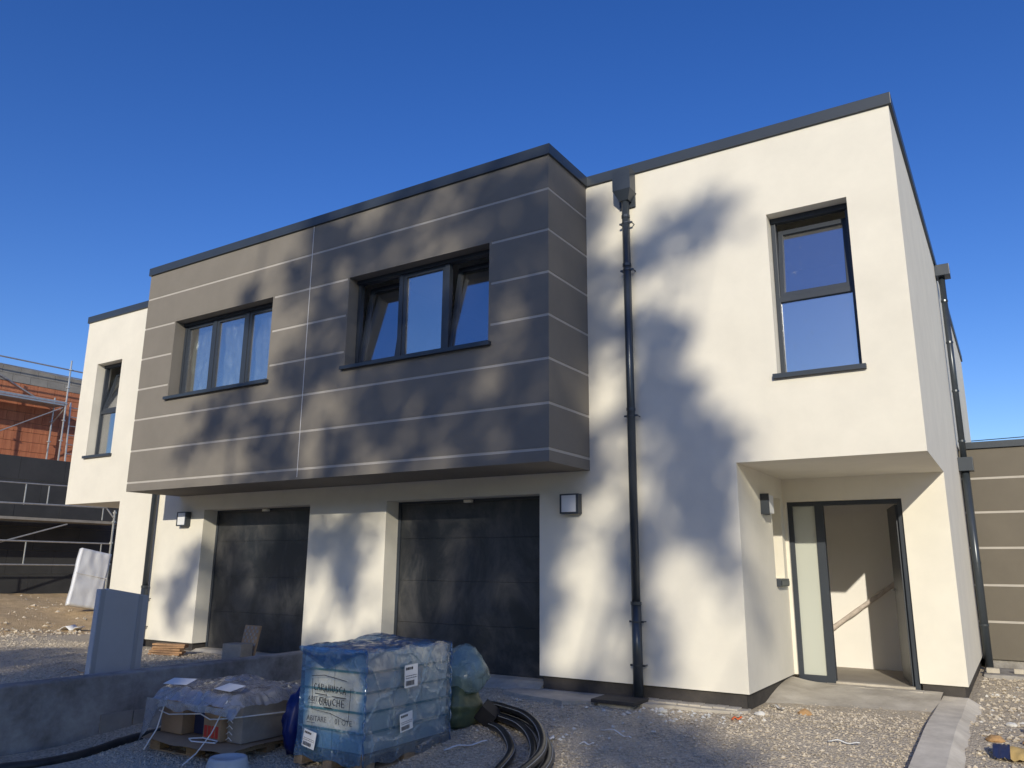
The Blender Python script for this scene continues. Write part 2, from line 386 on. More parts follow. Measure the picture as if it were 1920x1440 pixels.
def gz(x, y):
    nz = noise.noise(Vector((x * 0.9, y * 0.9, 0))) * 0.025 + noise.noise(Vector((x * 3.1, y * 3.1, 5))) * 0.010
    if x > -0.1:
        z = -0.17 + 0.09 * min(0.0, y + 0.2)
        z = max(z, -0.50)
        if x > 7.5:
            z = z * 0.75 - 0.06 + nz * 1.5
        return z + nz * smooth(0.0, -0.6, y) if y < 0 else z
    z = -0.12 + 0.10 * smooth(-0.3, -2.2, y)
    if x < -7.0:
        k = smooth(-7.0, -14.5, x)
        z += 0.52 * k + (noise.noise(Vector((x * 0.55, y * 0.55, 3))) * 0.16 + noise.noise(Vector((x * 1.7, y * 1.7, 9))) * 0.06) * smooth(-7.0, -9.0, x)
    return z + nz * smooth(0.0, -0.6, y)

def axis_steps(lo, hi, fine_lo, fine_hi, step, cuts=()):
    s = set()
    x = fine_lo
    while x <= fine_hi + 1e-6:
        s.add(round(x, 3)); x += step
    d = 1.0; x = fine_lo
    while x > lo: x -= d; d *= 1.7; s.add(round(max(x, lo), 3))
    d = 1.0; x = fine_hi
    while x < hi: x += d; d *= 1.7; s.add(round(min(x, hi), 3))
    for c in cuts: s.add(c)
    return sorted(s)
gx = axis_steps(-900, 900, -18, 12, 0.25, (-0.13, -0.09))
gy = axis_steps(-900, 900, -10, 8, 0.25)
g = MB()
g.v = [(x, y, gz(x, y) if -60 < x < 60 and -60 < y < 60 else -0.2) for x in gx for y in gy]
ny = len(gy)
g.f = [(i * ny + j, (i + 1) * ny + j, (i + 1) * ny + j + 1, i * ny + j + 1) for i in range(len(gx) - 1) for j in range(ny - 1)]
obj('ground', g, M_GROUND, kind='structure', smooth=True)

# ------------------------------------------------------------------ the pair of houses
W, D = 7.588, 12.27           # half width and depth
BW, BD = 3.9618, 0.9968       # half width and projection of the taupe box
ZB0, ZT = 2.389, 6.115        # underside of the box, top of the render
XP, ZS, DP = 5.735, 2.374, 1.95   # porch: inner wall, soffit, depth
G0, G1, ZG = 0.758, 3.258, 2.141  # garage openings
A0, A1, ZA0, ZA1 = 0.773, 3.123, 3.874, 5.156
B0, B1, ZW0, ZW1 = 6.2346, 7.0873, 3.2964, 5.169

house = thing('semi_detached_house', (0, 0, -0.15), 'cream rendered flat-roofed pair of houses with projecting taupe upper box and two garages', 'house')

w = MB()
xs = sorted({s * v for s in (-1, 1) for v in (W, B1, B0, XP, G1, G0, BW - 0.3)})
def front_keep(x, z):
    a = abs(x)
    if a > XP and z < ZS: return False
    if G0 < a < G1 and z < ZG: return False
    if B0 < a < B1 and ZW0 < z < ZW1: return False
    if a < BW - 0.3 and 2.62 < z < 5.9: return False     # the rooms run into the box
    return True
w.cells(xs, [0, ZG, ZS, 2.62, ZW0, ZW1, 5.9, ZT], front_keep, 0.0, 0.30)
for s in (-1, 1):
    side = lambda y, z: not (y < DP and z < ZS)
    d0, d1 = sorted((s * W, s * (W - 0.3)))
    w.cells([0.30, DP, D], [0, ZS, ZT], side, d0, d1, 'x')
    # porch: soffit, inner wall with the letter box niche, door wall
    x0, x1 = sorted((s * XP, s * (W - 0.3)))
    w.box(x0, x1, 0.30, DP, ZS, 2.62)
    d0, d1 = sorted((s * XP, s * (XP - 0.22)))
    w.cells([0.30, 1.36, 1.80, DP + 0.25], [0, 1.14, 2.12, ZS], lambda y, z: not (1.36 < y < 1.80 and 1.14 < z < 2.12), d0, d1, 'x')
    d0, d1 = sorted((s * (XP - 0.221), s * (XP - 0.30)))
    w.box(d0, d1, 0.30, DP + 0.25, 0, ZS)
    if s > 0:
        w.cells([XP, 5.775, 7.11, W - 0.3], [0, 2.085, ZS], lambda x, z: not (5.775 < x < 7.11 and z < 2.085), DP, DP + 0.25)
    else:
        w.cells([-(W - 0.3), -7.11, -5.775, -XP], [0, 2.085, ZS], lambda x, z: not (-7.11 < x < -5.775 and z < 2.085), DP, DP + 0.25)
w.box(-W, W, D, D + 0.3, 0, ZT)
obj('wall', w, M_WHITE, house)

# floors, ceilings and inner walls seen through openings
b = MB()
b.cells([-W + 0.31, -XP + 0.31, XP - 0.31, W - 0.31], [0.32, DP + 0.13, D], lambda x, y: abs(x) < XP - 0.31 or y > DP + 0.13, -0.14, -0.06, 'z')
obj('floor', b, M_SCREED, house)
b = MB()
b.box(-W + 0.31, W - 0.31, DP + 0.26, D, 2.45, 2.62)
b.box(-XP + 0.31, XP - 0.31, 0.31, DP + 0.26, 2.45, 2.62)
b.box(-W + 0.31, W - 0.31, 0.31, D, 5.78, 5.9)
obj('ceiling', b, M_INT, house)
b = MB()
for s in (-1, 1):
    x0, x1 = sorted((s * (XP - 0.35), s * (XP - 0.25)))
    b.box(x0, x1, DP + 0.26, 3.60, -0.06, 2.45)          # hall side wall
    x0, x1 = sorted((s * 4.6, s * (W - 0.31)))
    b.box(x0, x1, 3.60, 3.72, -0.06, 2.45)               # hall end wall
    x0, x1 = sorted((s * (BW - 0.2), s * (BW - 0.1)))
    b.box(x0, x1, 0.31, 3.60, 2.62, 5.78)
b.box(-W + 0.31, W - 0.31, 3.61, 3.71, 2.62, 5.78)
b.box(-0.06, 0.06, -BD + 0.27, 3.60, 2.62, 5.78)
obj('inner_wall', b, M_INT, house)
b = MB()
b.box(-W + 0.31, W - 0.31, 0.31, D, 5.92, 6.05)
b.box(-BW + 0.27, BW - 0.27, -BD + 0.27, 0.31, 5.91, 6.05)
obj('roof', b, M_ROOF, house)

# taupe box: pale core, taupe render fields standing 12 mm proud of it so that the joints are grooves
core = MB()
e = 0.03
core.cells(sorted({s * v for s in (-1, 1) for v in (BW - 0.005, A1 + e, A0 - e)}), [ZB0 + 0.03, ZA0 - e, ZA1 + e, ZT - 0.005],
           lambda x, z: not (A0 - e < abs(x) < A1 + e and ZA0 - e < z < ZA1 + e), -BD + 0.005, -BD + 0.25)
for s in (-1, 1):
    x0, x1 = sorted((s * (BW - 0.005), s * (BW - 0.25)))
    core.box(x0, x1, -BD + 0.25, -0.002, ZB0 + 0.03, ZT - 0.005)
core.box(-BW + 0.25, BW - 0.25, -BD + 0.25, -0.002, ZB0 + 0.03, 2.62)
box = obj('projecting_box', core, M_JOINT, house, label='taupe projecting box with pale horizontal joints')
obj('soffit', B(-BW + 0.001, BW - 0.001, -BD + 0.001, -0.002, ZB0, ZB0 + 0.03), M_DARK, box)
ST = [2.53, 3.05, 3.57, 4.09, 4.613, 5.143, 5.67]
hj = 0.0165
rows = [ZB0 + 0.03] + [v for z in ST for v in (z - hj, z + hj)] + [ZT]
for k in range(0, len(rows), 2):
    z0, z1 = rows[k], rows[k + 1]
    if k == 0: z0 = ZB0 + 0.0301
    for s in (-1, 1):
        vs = sorted({z0, z1} | {v for v in (ZA0 - e, ZA1 + e) if z0 < v < z1})
        hole = lambda x, z: A0 - e < abs(x) < A1 + e and ZA0 - e < z < ZA1 + e
        parted = all(hole(s * 2.0, (va + vb) / 2) for va, vb in zip(vs, vs[1:]))
        for span in (((0.006, A0 - e), (A1 + e, BW)) if parted else ((0.006, A0 - e, A1 + e, BW),)):
            p = MB().cells(sorted(s * v for v in span), vs, lambda x, z: not hole(x, z), -BD, -BD + 0.0049)
            obj('render_panel', p, M_DARK, box)
        x0, x1 = sorted((s * (BW - 0.0049), s * BW))
        obj('render_panel', B(x0, x1, -BD + 0.00495, -0.002, z0, z1), M_DARK, box)
obj('joint_bead', B(-0.0045, 0.0045, -BD - 0.002, -BD + 0.004, ZB0 + 0.03, ZT), M_LINE, box)

# reveals of the openings in the box
def reveal(s):
    p = MB(); y0, y1 = -BD + 0.0002, -BD + 0.22
    x0, x1 = sorted((s * A0, s * A1))
    p.cells([x0 - e + 0.001, x0, x1, x1 + e - 0.001], [ZA0 - e + 0.001, ZA0, ZA1, ZA1 + e - 0.001], lambda x, z: not (x0 < x < x1 and ZA0 < z < ZA1), y0, y1)
    obj('window_reveal', p, M_DARK, box)
for s in (-1, 1): reveal(s)

# copings
cz0, cz1 = 6.11, 6.245
def coping(x0, x1, y0, y1): obj('coping', B(x0, x1, y0, y1, cz0, cz1), M_ALU, house, bevel=0.006)
coping(-BW - 0.03, BW + 0.03, -BD - 0.03, -BD + 0.30)
for s in (-1, 1):
    coping(*sorted((s * (BW + 0.03), s * (BW - 0.30))), -BD + 0.301, -0.031)
    coping(*sorted((s * (BW - 0.30), s * (W + 0.03))), -0.03, 0.33)
    coping(*sorted((s * (W + 0.03), s * (W - 0.33))), 0.331, D + 0.0)
coping(-W - 0.03, W + 0.03, D + 0.001, D + 0.33)

# plinth and thresholds
PL = []
for s in (-1, 1):
    x0, x1 = sorted((s * (G1 + 0.03), s * (XP - 0.04))); PL.append((x0, x1, 0.04, 0.28, -0.20, 0.0))
    x0, x1 = sorted((s * (XP - 0.04), s * (XP - 0.2))); PL.append((x0, x1, 0.281, DP, -0.20, 0.0))
    x0, x1 = sorted((s * 7.13, s * (W - 0.04))); PL.append((x0, x1, DP + 0.03, DP + 0.24, -0.20, 0.0))
    x0, x1 = sorted((s * (W - 0.04), s * (W - 0.28))); PL.append((x0, x1, DP + 0.241, D, -0.20, 0.0))
PL.append((-G0 + 0.03, G0 - 0.03, 0.04, 0.28, -0.20, 0.0))
for q in PL: obj('plinth', B(*q), M_PLINTH, house)
for s in (-1, 1):
    x0, x1 = sorted((s * (G0 - 0.02), s * (G1 + 0.02)))
    t = MB().prism([(0, 0)] * 3, 0, 0) if False else MB()
    t.add([(x0, -0.12, -0.22), (x1, -0.12, -0.22), (x1, -0.12, -0.17), (x0, -0.12, -0.17), (x0, 0.40, -0.22), (x1, 0.40, -0.22), (x1, 0.40, -0.075), (x0, 0.40, -0.075), (x0, 0.1, -0.085), (x1, 0.1, -0.085)],
          [(0, 1, 2, 3), (3, 2, 9, 8), (8, 9, 6, 7), (0, 3, 8, 7, 4), (1, 5, 6, 9, 2), (4, 7, 6, 5)])
    obj('threshold', t, M_CONC, house)

# garage doors
SEAM = [-0.075, 0.50, 1.055, 1.625, 2.20]
for s in (-1, 1):
    x0, x1 = sorted((s * G0, s * G1))
    fr = MB()
    fr.box(x0 + 0.001, x0 + 0.05, 0.262, 0.33, -0.07, ZG - 0.001); fr.box(x1 - 0.05, x1 - 0.001, 0.262, 0.33, -0.07, ZG - 0.001)
    fr.box(x0 + 0.05, x1 - 0.05, 0.262, 0.33, ZG - 0.035, ZG - 0.001)
    gd = obj('garage_door', fr, M_PVC, house)
    for k in range(4):
        z0, z1 = SEAM[k] + 0.0015, min(SEAM[k + 1] - 0.0015, ZG - 0.036)
        obj('panel', B(x0 + 0.051, x1 - 0.051, 0.275, 0.33, z0, z1), M_DOOR, gd, bevel=0.003)
    obj('seal', B(x0 + 0.06, x1 - 0.06, 0.29, 0.335, -0.075, ZG - 0.04), M_BLACK, gd)
    xc = (x0 + x1) / 2
    obj('sensor_box', B(xc - 0.06, xc + 0.06, 0.20, 0.262, ZG - 0.05, ZG - 0.012), M_WHITE, gd, bevel=0.006)

# windows
def frame_mesh(x0, x1, z0, z1, wd, y0, y1, mull=(), trans=(), mw=0.035):
    f = MB()
    us = [x0, x0 + wd] + [v for mx in mull for v in (mx - mw, mx + mw)] + [x1 - wd, x1]
    vs = [z0, z0 + wd] + [v for mz in trans for v in (mz - mw, mz + mw)] + [z1 - wd, z1]
    def keep(x, z):
        if x < x0 + wd or x > x1 - wd or z < z0 + wd or z > z1 - wd: return True
        return any(abs(x - mx) < mw for mx in mull) or any(abs(z - mz) < mw for mz in trans)
    return f.cells(us, vs, keep, y0, y1)

def sash(win, x0, x1, z0, z1, y, wd=0.055, tilt=0, glassm=None):
    """frame with pane; tilt leans its top into the room"""
    f = frame_mesh(x0, x1, z0, z1, wd, y, y + 0.06)
    g = B(x0 + wd - 0.005, x1 - wd + 0.005, y + 0.025, y + 0.033, z0 + wd - 0.005, z1 - wd + 0.005)
    if tilt:
        T = Matrix.Translation((0, y + 0.03, z0)) @ Matrix.Rotation(-R(tilt), 4, 'X') @ Matrix.Translation((0, -y - 0.03, -z0))
        for q in (f, g): q.v = [tuple(T @ Vector(v)) for v in q.v]
    obj('sash', f, M_PVC, win, bevel=0.006)
    obj('pane', g, glassm or M_GLASS, win)

def wide_window(s, tilted, filmed):
    x0, x1 = sorted((s * A0, s * A1)); y = -BD + 0.19
    third = (x1 - x0) / 3
    win = obj('window', frame_mesh(x0 + 0.002, x1 - 0.002, ZA0 + 0.002, ZA1 - 0.002, 0.05, y, y + 0.075, (x0 + third, x1 - third)), M_PVC, house, bevel=0.005)
    for k in range(3):
        a = x0 + k * third + (0.048 if k == 0 else 0.033); c = x0 + (k + 1) * third - (0.048 if k == 2 else 0.033)
        sash(win, a, c, ZA0 + 0.048, ZA1 - 0.048, y + 0.012, 0.055, tilted[k])
    obj('shutter_slot', B(x0 + 0.002, x1 - 0.002, y - 0.03, y - 0.001, ZA1 - 0.05, ZA1 - 0.002), M_PVC, win)
    obj('sill', B(x0 - 0.045, x1 + 0.045, -BD - 0.055, -BD - 0.001, ZA0 - 0.042, ZA0 + 0.004).box(x0 + 0.001, x1 - 0.001, -BD - 0.001, y - 0.001, ZA0 - 0.02, ZA0 + 0.004), M_ALU, win)
    if filmed:
        for k in range(3):
            a = x0 + k * third + 0.08; c = x0 + (k + 1) * third - 0.08
            def fn(u, v, a=a, c=c, k=k):
                x = a + (c - a) * u; z = ZA0 + 0.09 + (ZA1 - ZA0 - 0.2) * v
                return (x, y + 0.16 + 0.05 * noise.noise(Vector((x * 9, z * 2.5, k * 7))) + 0.02 * noise.noise(Vector((x * 25, z * 8, k))), z)
            obj('protection_film', MB().grid(26, 26, fn), M_MILKY, win, smooth=True)
wide_window(1, (9, 0, 9), False)
wide_window(-1, (0, 0, 0), True)

def tall_window(s, tilt):
    x0, x1 = sorted((s * B0, s * B1)); y = 0.17; zm = 4.19
    win = obj('window', frame_mesh(x0 + 0.002, x1 - 0.002, ZW0 + 0.002, ZW1 - 0.002, 0.05, y, y + 0.075, (), (zm,), 0.03), M_PVC, house, bevel=0.005)
    sash(win, x0 + 0.05, x1 - 0.05, zm + 0.028, ZW1 - 0.11, y + 0.012, 0.055, tilt)
    obj('pane', B(x0 + 0.045, x1 - 0.045, y + 0.03, y + 0.04, ZW0 + 0.045, zm - 0.025), M_GLASS, win)
    obj('shutter_slot', B(x0 + 0.002, x1 - 0.002, y - 0.02, y - 0.001, ZW1 - 0.06, ZW1 - 0.002), M_PVC, win)
    obj('sill', B(x0 - 0.04, x1 + 0.04, -0.05, -0.001, ZW0 - 0.045, ZW0 + 0.004).box(x0 + 0.001, x1 - 0.001, -0.001, y - 0.001, ZW0 - 0.02, ZW0 + 0.004), M_ALU, win)
tall_window(1, 7); tall_window(-1, 14)

# front doors with sidelight (leaf of the right-hand one stands open)
for s in (1, -1):
    f = MB(); y0, y1 = DP + 0.04, DP + 0.12
    def X(a, b): return sorted((s * a, s * b))
    for (a, c) in ((5.777, 5.835), (6.105, 6.205), (7.055, 7.108)):
        f.box(*X(a, c), y0, y1, -0.10, 2.083)
    f.box(*X(5.8351, 6.1049), y0, y1, 2.03, 2.083); f.box(*X(6.2051, 7.0549), y0, y1, 2.03, 2.083); f.box(*X(5.8351, 6.1049), y0, y1, -0.10, 0.0)
    dr = obj('front_door', f, M_PVC, house)
    obj('sidelight', B(*X(5.83, 6.11), y0 + 0.03, y0 + 0.045, -0.005, 2.035), M_FROST, dr)
    obj('door_sill', B(*X(6.206, 7.054), y0 - 0.03, y1, -0.10, -0.05), M_CONC, dr)
    ang = R(77) if s > 0 else 0
    T = Matrix.Translation((s * 7.05, DP + 0.10, 0)) @ Matrix.Rotation(-s * ang, 4, 'Z')
    obj('door_leaf', B(*sorted((0, -s * 0.84)), -0.03, 0.03, -0.045, 2.02, M=T), M_PVC, dr, bevel=0.004)
    h = MB().tube([T @ Vector((-s * 0.77, y, 1.0)) for y in (-0.075, 0.075)], 0.011, 8)
    for yy in (-0.07, 0.07): h.tube([T @ Vector((-s * xx, yy, 1.0)) for xx in (0.775, 0.65)], 0.011, 8)
    obj('door_handle', h, M_STEEL, dr)
hr = MB(); pts = [(5.55 + 0.08 * i, 3.52, 0.19 + 0.058 * i + 0.002 * math.sin(i * 2.1)) for i in range(20)]
hr.tube(pts, [0.031 + 0.003 * math.sin(i * 1.7) for i in range(20)], 10)
obj('handrail', hr, mat('wrapped_handrail', (0.60, 0.52, 0.46), 0.5, var=0.2, vscale=14), house, smooth=True, label='diagonal handrail wrapped in plastic on hall wall')

# downpipes
def downpipe(s):
    x = s * 4.5525; yc = -0.085
    pp = MB().tube([(x, yc, 5.72), (x, yc, 3.5), (x, yc, 0.85)], 0.048, 16).tube([(x, yc, 0.851), (x, yc, -0.16)], 0.056, 16)
    dp = obj('downpipe', pp, M_PIPE, house, smooth=False)
    for f in dp.data.polygons: f.use_smooth = len(f.vertices) == 4
    for z in (5.5, 4.86, 3.05, 0.85):
        obj('collar', MB().tube([(x, yc, z), (x, yc, z + 0.035)], 0.054 if z > 1 else 0.062, 16), M_PIPE, dp)
    for z in (5.42, 4.80, 2.98, 0.66, 0.20):
        br = MB().box(x - 0.085, x - 0.049, yc - 0.012, yc + 0.012, z, z + 0.02).box(x + 0.049, x + 0.085, yc - 0.012, yc + 0.012, z, z + 0.02)
        br.tube([(x, yc, z + 0.002), (x, yc, z + 0.018)], 0.0605 if z < 0.8 else 0.0515, 16)
        br.tube([(x - 0.075, yc, z + 0.01), (x - 0.075, 0.0, z + 0.01)], 0.007, 6).tube([(x + 0.075, yc, z + 0.01), (x + 0.075, 0.0, z + 0.01)], 0.007, 6)
        obj('bracket', br, M_PIPE, dp)
    lh = MB().box(x - 0.118, x + 0.118, -0.205, -0.031, 5.84, 6.12)
    lh.add([(x - 0.118, -0.205, 5.84), (x + 0.118, -0.205, 5.84), (x + 0.118, -0.002, 5.84), (x - 0.118, -0.002, 5.84), (x - 0.06, -0.14, 5.72), (x + 0.06, -0.14, 5.72), (x + 0.06, -0.03, 5.72), (x - 0.06, -0.03, 5.72)],
           [(0, 1, 5, 4), (1, 2, 6, 5), (2, 3, 7, 6), (3, 0, 4, 7), (4, 5, 6, 7)])
    lh.box(x - 0.105, x + 0.105, -0.0305, -0.002, 5.66, 6.11)
    obj('leader_head', lh, M_ALU, dp)
for s in (1, -1): downpipe(s)
# second pipe on the right flank
x, y = 7.672, 5.5
pp = MB().tube([(x, y, 5.92), (x, y, 2.95)], 0.045, 16).tube([(x, y, 2.75), (x, y, -0.19)], 0.055, 16)
dp = obj('downpipe', pp, M_PIPE, house)
for f in dp.data.polygons: f.use_smooth = len(f.vertices) == 4
obj('leader_head', B(7.59, 7.80, 5.36, 5.64, 5.92, 6.105), M_ALU, dp, bevel=0.005)
obj('overflow_box', B(7.59, 7.79, 5.38, 5.62, 2.74, 2.95), M_ALU, dp, bevel=0.005)
for z in (5.5, 4.8, 4.0, 3.2, 1.35, 0.45): obj('collar', MB().tube([(x, y, z), (x, y, z + 0.03)], 0.052 if z > 2.8 else 0.062, 16), M_PIPE, dp)

# wall lamps and letter box
def lamp(loc, side, label, group='square bulkhead wall lamps'):
    t = thing('wall_lamp', loc, label, 'lamp', group)
    if side == 'front':
        obj('housing', MB().cells([loc[0] - 0.125, loc[0] - 0.108, loc[0] + 0.094, loc[0] + 0.125], [loc[2] - 0.118, loc[2] - 0.100, loc[2] + 0.103, loc[2] + 0.118], lambda x, z: not (loc[0] - 0.108 < x < loc[0] + 0.094 and loc[2] - 0.1 < z < loc[2] + 0.103), -0.10, -0.03)
            .box(loc[0] - 0.125, loc[0] + 0.125, -0.03, -0.002, loc[2] - 0.118, loc[2] + 0.118), M_PVC, t)
        obj('diffuser', B(loc[0] - 0.1075, loc[0] + 0.0935, -0.094, -0.031, loc[2] - 0.0995, loc[2] + 0.1025), M_DIFF, t, bevel=0.008)
    else:
        x = loc[0]
        obj('housing', B(x + 0.002, x + 0.045, loc[1] - 0.115, loc[1] + 0.115, loc[2] - 0.118, loc[2] + 0.118).box(x + 0.0451, x + 0.10, loc[1] - 0.115, loc[1] - 0.095, loc[2] - 0.118, loc[2] + 0.118), M_PVC, t)
        obj('diffuser', B(x + 0.0455, x + 0.10, loc[1] - 0.094, loc[1] + 0.105, loc[2] - 0.105, loc[2] + 0.105), M_DIFF, t, bevel=0.008)
lamp((3.722, 0, 1.995), 'front', 'square dark-framed wall lamp right of the right-hand garage door')
lamp((-3.722, 0, 1.995), 'front', 'square dark-framed wall lamp left of the left-hand garage door')
lamp((XP, 0.98, 1.99), 'side', 'square wall lamp on the inner side wall of the entrance porch')
lb = thing('letter_box', (XP, 1.58, 1.05), 'dark slot letter box set in the porch side wall beside the door', 'letter box')
obj('body', B(XP + 0.001, XP + 0.05, 1.37, 1.79, 1.045, 1.135), M_PVC, lb, bevel=0.005)
obj('flap', B(XP + 0.0505, XP + 0.06, 1.40, 1.76, 1.06, 1.11), M_ALU, lb)

# single-storey wing on the right
YW = 5.8
wing = thing('garage_wing', (10, YW, -0.2), 'single-storey taupe wing with pale joints behind the right flank of the house', 'building')
ZWT = 3.12
core = B(W + 0.002, 14.0, YW + 0.005, 11.5, -0.04, ZWT - 0.005)
obj('core', core, M_JOINT, wing)
sw = [0.50, 1.035, 1.59, 2.13, 2.655]
rws = [-0.04] + [v for z in sw for v in (z - 0.017, z + 0.017)] + [ZWT - 0.01]
for k in range(0, len(rws), 2):
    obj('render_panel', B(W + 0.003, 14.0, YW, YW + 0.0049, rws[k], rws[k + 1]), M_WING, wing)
obj('coping', B(W + 0.031, 14.05, YW - 0.04, 11.55, ZWT, ZWT + 0.105), M_ALU, wing, bevel=0.005)
obj('plinth', B(W + 0.02, 13.97, YW + 0.05, 11.4, -0.25, -0.041), M_CONCD, wing)

# ------------------------------------------------------------------ concrete edges and low wall
def blob_poly(pts, amp, seed, n=5):
    out = []
    for i in range(len(pts)):
        a, b = Vector(pts[i]), Vector(pts[(i + 1) % len(pts)])
        for k in range(n):
            q = a.lerp(b, k / n)
            out.append((q.x + amp * noise.noise(Vector((q.x * 3, q.y * 3, seed))), q.y + amp * noise.noise(Vector((q.x * 3, q.y * 3, seed + 20)))))
    return out
ap = MB().prism(blob_poly([(3.0, 0.05), (3.0, -0.42), (3.9, -0.62), (4.3, -0.28), (5.5, -0.22), (5.75, -0.05), (5.75, 0.05)], 0.10, 3), -0.25, -0.146)
obj('concrete_apron', ap, M_CONC, kind='structure')
# sloping concrete in front of the door
def ramp(u, v):
    x = 5.60 + 1.735 * u; front = 0.35 + 0.45 * u + 0.12 * noise.noise(Vector((x * 3, 0, 0)))
    y = front + (1.93 - front) * v
    return (x, y, -0.190 + 0.118 * smooth(0, 1.0, v) + 0.05 * smooth(0.25, 0.0, u) * smooth(0.1, 0.6, v) + 0.006 * noise.noise(Vector((x * 6, y * 6, 0))))
ds = MB().grid(30, 24, ramp)
obj('door_ramp', ds, M_CONC, kind='structure', smooth=True)
edge = thing('brick_edging', (5.0, -0.06, -0.2), 'row of grey bricks laid along the foot of the cream wall', 'edging')
for i in range(8):
    x0 = 4.62 + i * 0.128
    obj('brick', B(x0, x0 + 0.122, -0.12 - 0.008 * (i % 3), 0.035, -0.22, -0.128 - 0.004 * (i % 2)), M_CONC, edge, bevel=0.006)
edge2 = thing('door_edging', (6.5, 1.9, -0.1), 'row of grey bricks laid below the open front door', 'edging')
for i in range(10):
    x0 = 5.80 + i * 0.15
    obj('brick', B(x0, x0 + 0.144, 1.80 - 0.006 * (i % 3), 1.975, -0.2, -0.072 - 0.003 * (i % 2)), M_CONC, edge2, bevel=0.006)
kerb = MB()
n = 26
for side in range(1):
    ys = [2.0 - 7.0 * i / (n - 1) for i in range(n)]
    rowsv = []
    for y in ys:
        zt = -0.115 + 0.055 * min(0, y)
        wv = 0.015 * noise.noise(Vector((0, y * 2, 0)))
        rowsv.append([(7.33 + wv * 0.3, y, zt - 0.3), (7.33 + wv * 0.3, y, zt), (7.57 + wv, y, zt - 0.005), (7.78 + 3 * wv, y, zt - 0.13), (7.80, y, zt - 0.3)])
    vs = [q for r_ in rowsv for q in r_]
    fs = [(i * 5 + k, (i + 1) * 5 + k, (i + 1) * 5 + k + 1, i * 5 + k + 1) for i in range(n - 1) for k in range(4)]
    fs += [(0, 1, 2, 3, 4), tuple((n - 1) * 5 + k for k in (4, 3, 2, 1, 0))]
    kerb.add(vs, fs)
obj('kerb', kerb, M_KERB, kind='structure')
# low concrete wall between the two drives
lw = MB()
n = 60
rv = []
for i in range(n):
    y = -0.18 - 9.5 * i / (n - 1)
    a = 0.006 * noise.noise(Vector((y * 3, 1, 0))); c = 0.012 * noise.noise(Vector((y * 5, 7, 0)))
    rv.append([(-0.20 + a, y, -0.7), (-0.20 + a, y, 0.115 + c * 0.4), (-0.01, y, 0.112 + c), (0.0 + a, y, 0.098 + c), (0.0 + a, y, -0.7)])
lw.add([q for r_ in rv for q in r_], [(i * 5 + k, i * 5 + k + 1, (i + 1) * 5 + k + 1, (i + 1) * 5 + k) for i in range(n - 1) for k in range(4)] + [(4, 3, 2, 1, 0), tuple((n - 1) * 5 + k for k in range(5))])
obj('low_wall', lw, M_CONCD, label='low raw concrete wall running from the house past the pallets', cat='wall', origin=(-0.1, -4, -0.5))

bw = thing('block_course', (0.02, -2.9, -0.5), 'pale concrete blocks showing at the foot of the low wall', 'blocks')
for i in range(4):
    y0 = -3.42 + i * 0.36
    obj('concrete_block', B(0.001, 0.022 + 0.006 * (i % 2), y0, y0 + 0.35, -0.47, -0.27 - 0.006 * (i % 3)), M_BLOCK, bw, bevel=0.006)

# ------------------------------------------------------------------ loose stones
def stones(name, n, fx, s0, s1, label, seed, m=M_GRAVEL):
    rnd = random.Random(seed)
    mb = MB(); cols = []
    base = [(1, 0, 0), (-1, 0, 0), (0, 1, 0), (0, -1, 0), (0, 0, 1), (0, 0, -1)]
    fcs = [(0, 2, 4), (2, 1, 4), (1, 3, 4), (3, 0, 4), (2, 0, 5), (1, 2, 5), (3, 1, 5), (0, 3, 5)]
    while n > 0:
        q = fx(rnd)
        if q is None: continue
        n -= 1
        x, y = q; z = gz(x, y)
        s = s0 + (s1 - s0) * rnd.random() ** 2.5
        a = rnd.random() * 6.28; ca, sa = math.cos(a), math.sin(a)
        vs = []
        for (bx, by, bz) in base:
            px, py, pz = bx * s * rnd.uniform(.7, 1.3), by * s * rnd.uniform(.6, 1.1), bz * s * rnd.uniform(.5, .8)
            px += rnd.uniform(-.3, .3) * s; py += rnd.uniform(-.3, .3) * s
            vs.append((x + px * ca - py * sa, y + px * sa + py * ca, z + s * 0.25 + pz))
        mb.add(vs, fcs); cols += [rnd.random()] * 8
    o = obj(name, mb, m, kind='stuff', label=label)
    at = o.data.attributes.new('rnd', 'FLOAT', 'FACE')
    at.data.foreach_set('value', cols)
    return o
def right_yard(r):
    x = r.uniform(0.2, 7.3); y = 1.2 - 5.2 * r.random()
    if y > -0.05 and x < 5.75: return None
    if y > 0.55 and x > 5.6 and r.random() > 0.12: return None
    if y > -0.45 and x < 5.6 and r.random() > 0.35: return None
    return x, y
def left_yard(r):
    return r.uniform(-8.3, -0.25), r.uniform(-4.6, -0.15)
def right_dirt(r):
    y = r.uniform(-2.5, 5.6); x = r.uniform(7.62, 9.6)
    return x, y
stones('yard_gravel', 26000, right_yard, 0.006, 0.020, 'crushed beige gravel in front of the cream wall and door', 1)
stones('drive_gravel', 9000, left_yard, 0.008, 0.024, 'crushed gravel on the left-hand drive behind the low wall', 2)
stones('dirt_gravel', 3500, right_dirt, 0.007, 0.034, 'loose stones on the earth right of the kerb', 3)
def sand_edge(r):
    x = r.gauss(-8.1, 0.35); return (x, r.uniform(-4, 3.5)) if r.random() < .6 else (r.uniform(-14, -8.2), r.uniform(-2, 5))
stones('sand_stones', 900, sand_edge, 0.015, 0.06, 'pale stones along the edge of the sandy ground', 4)

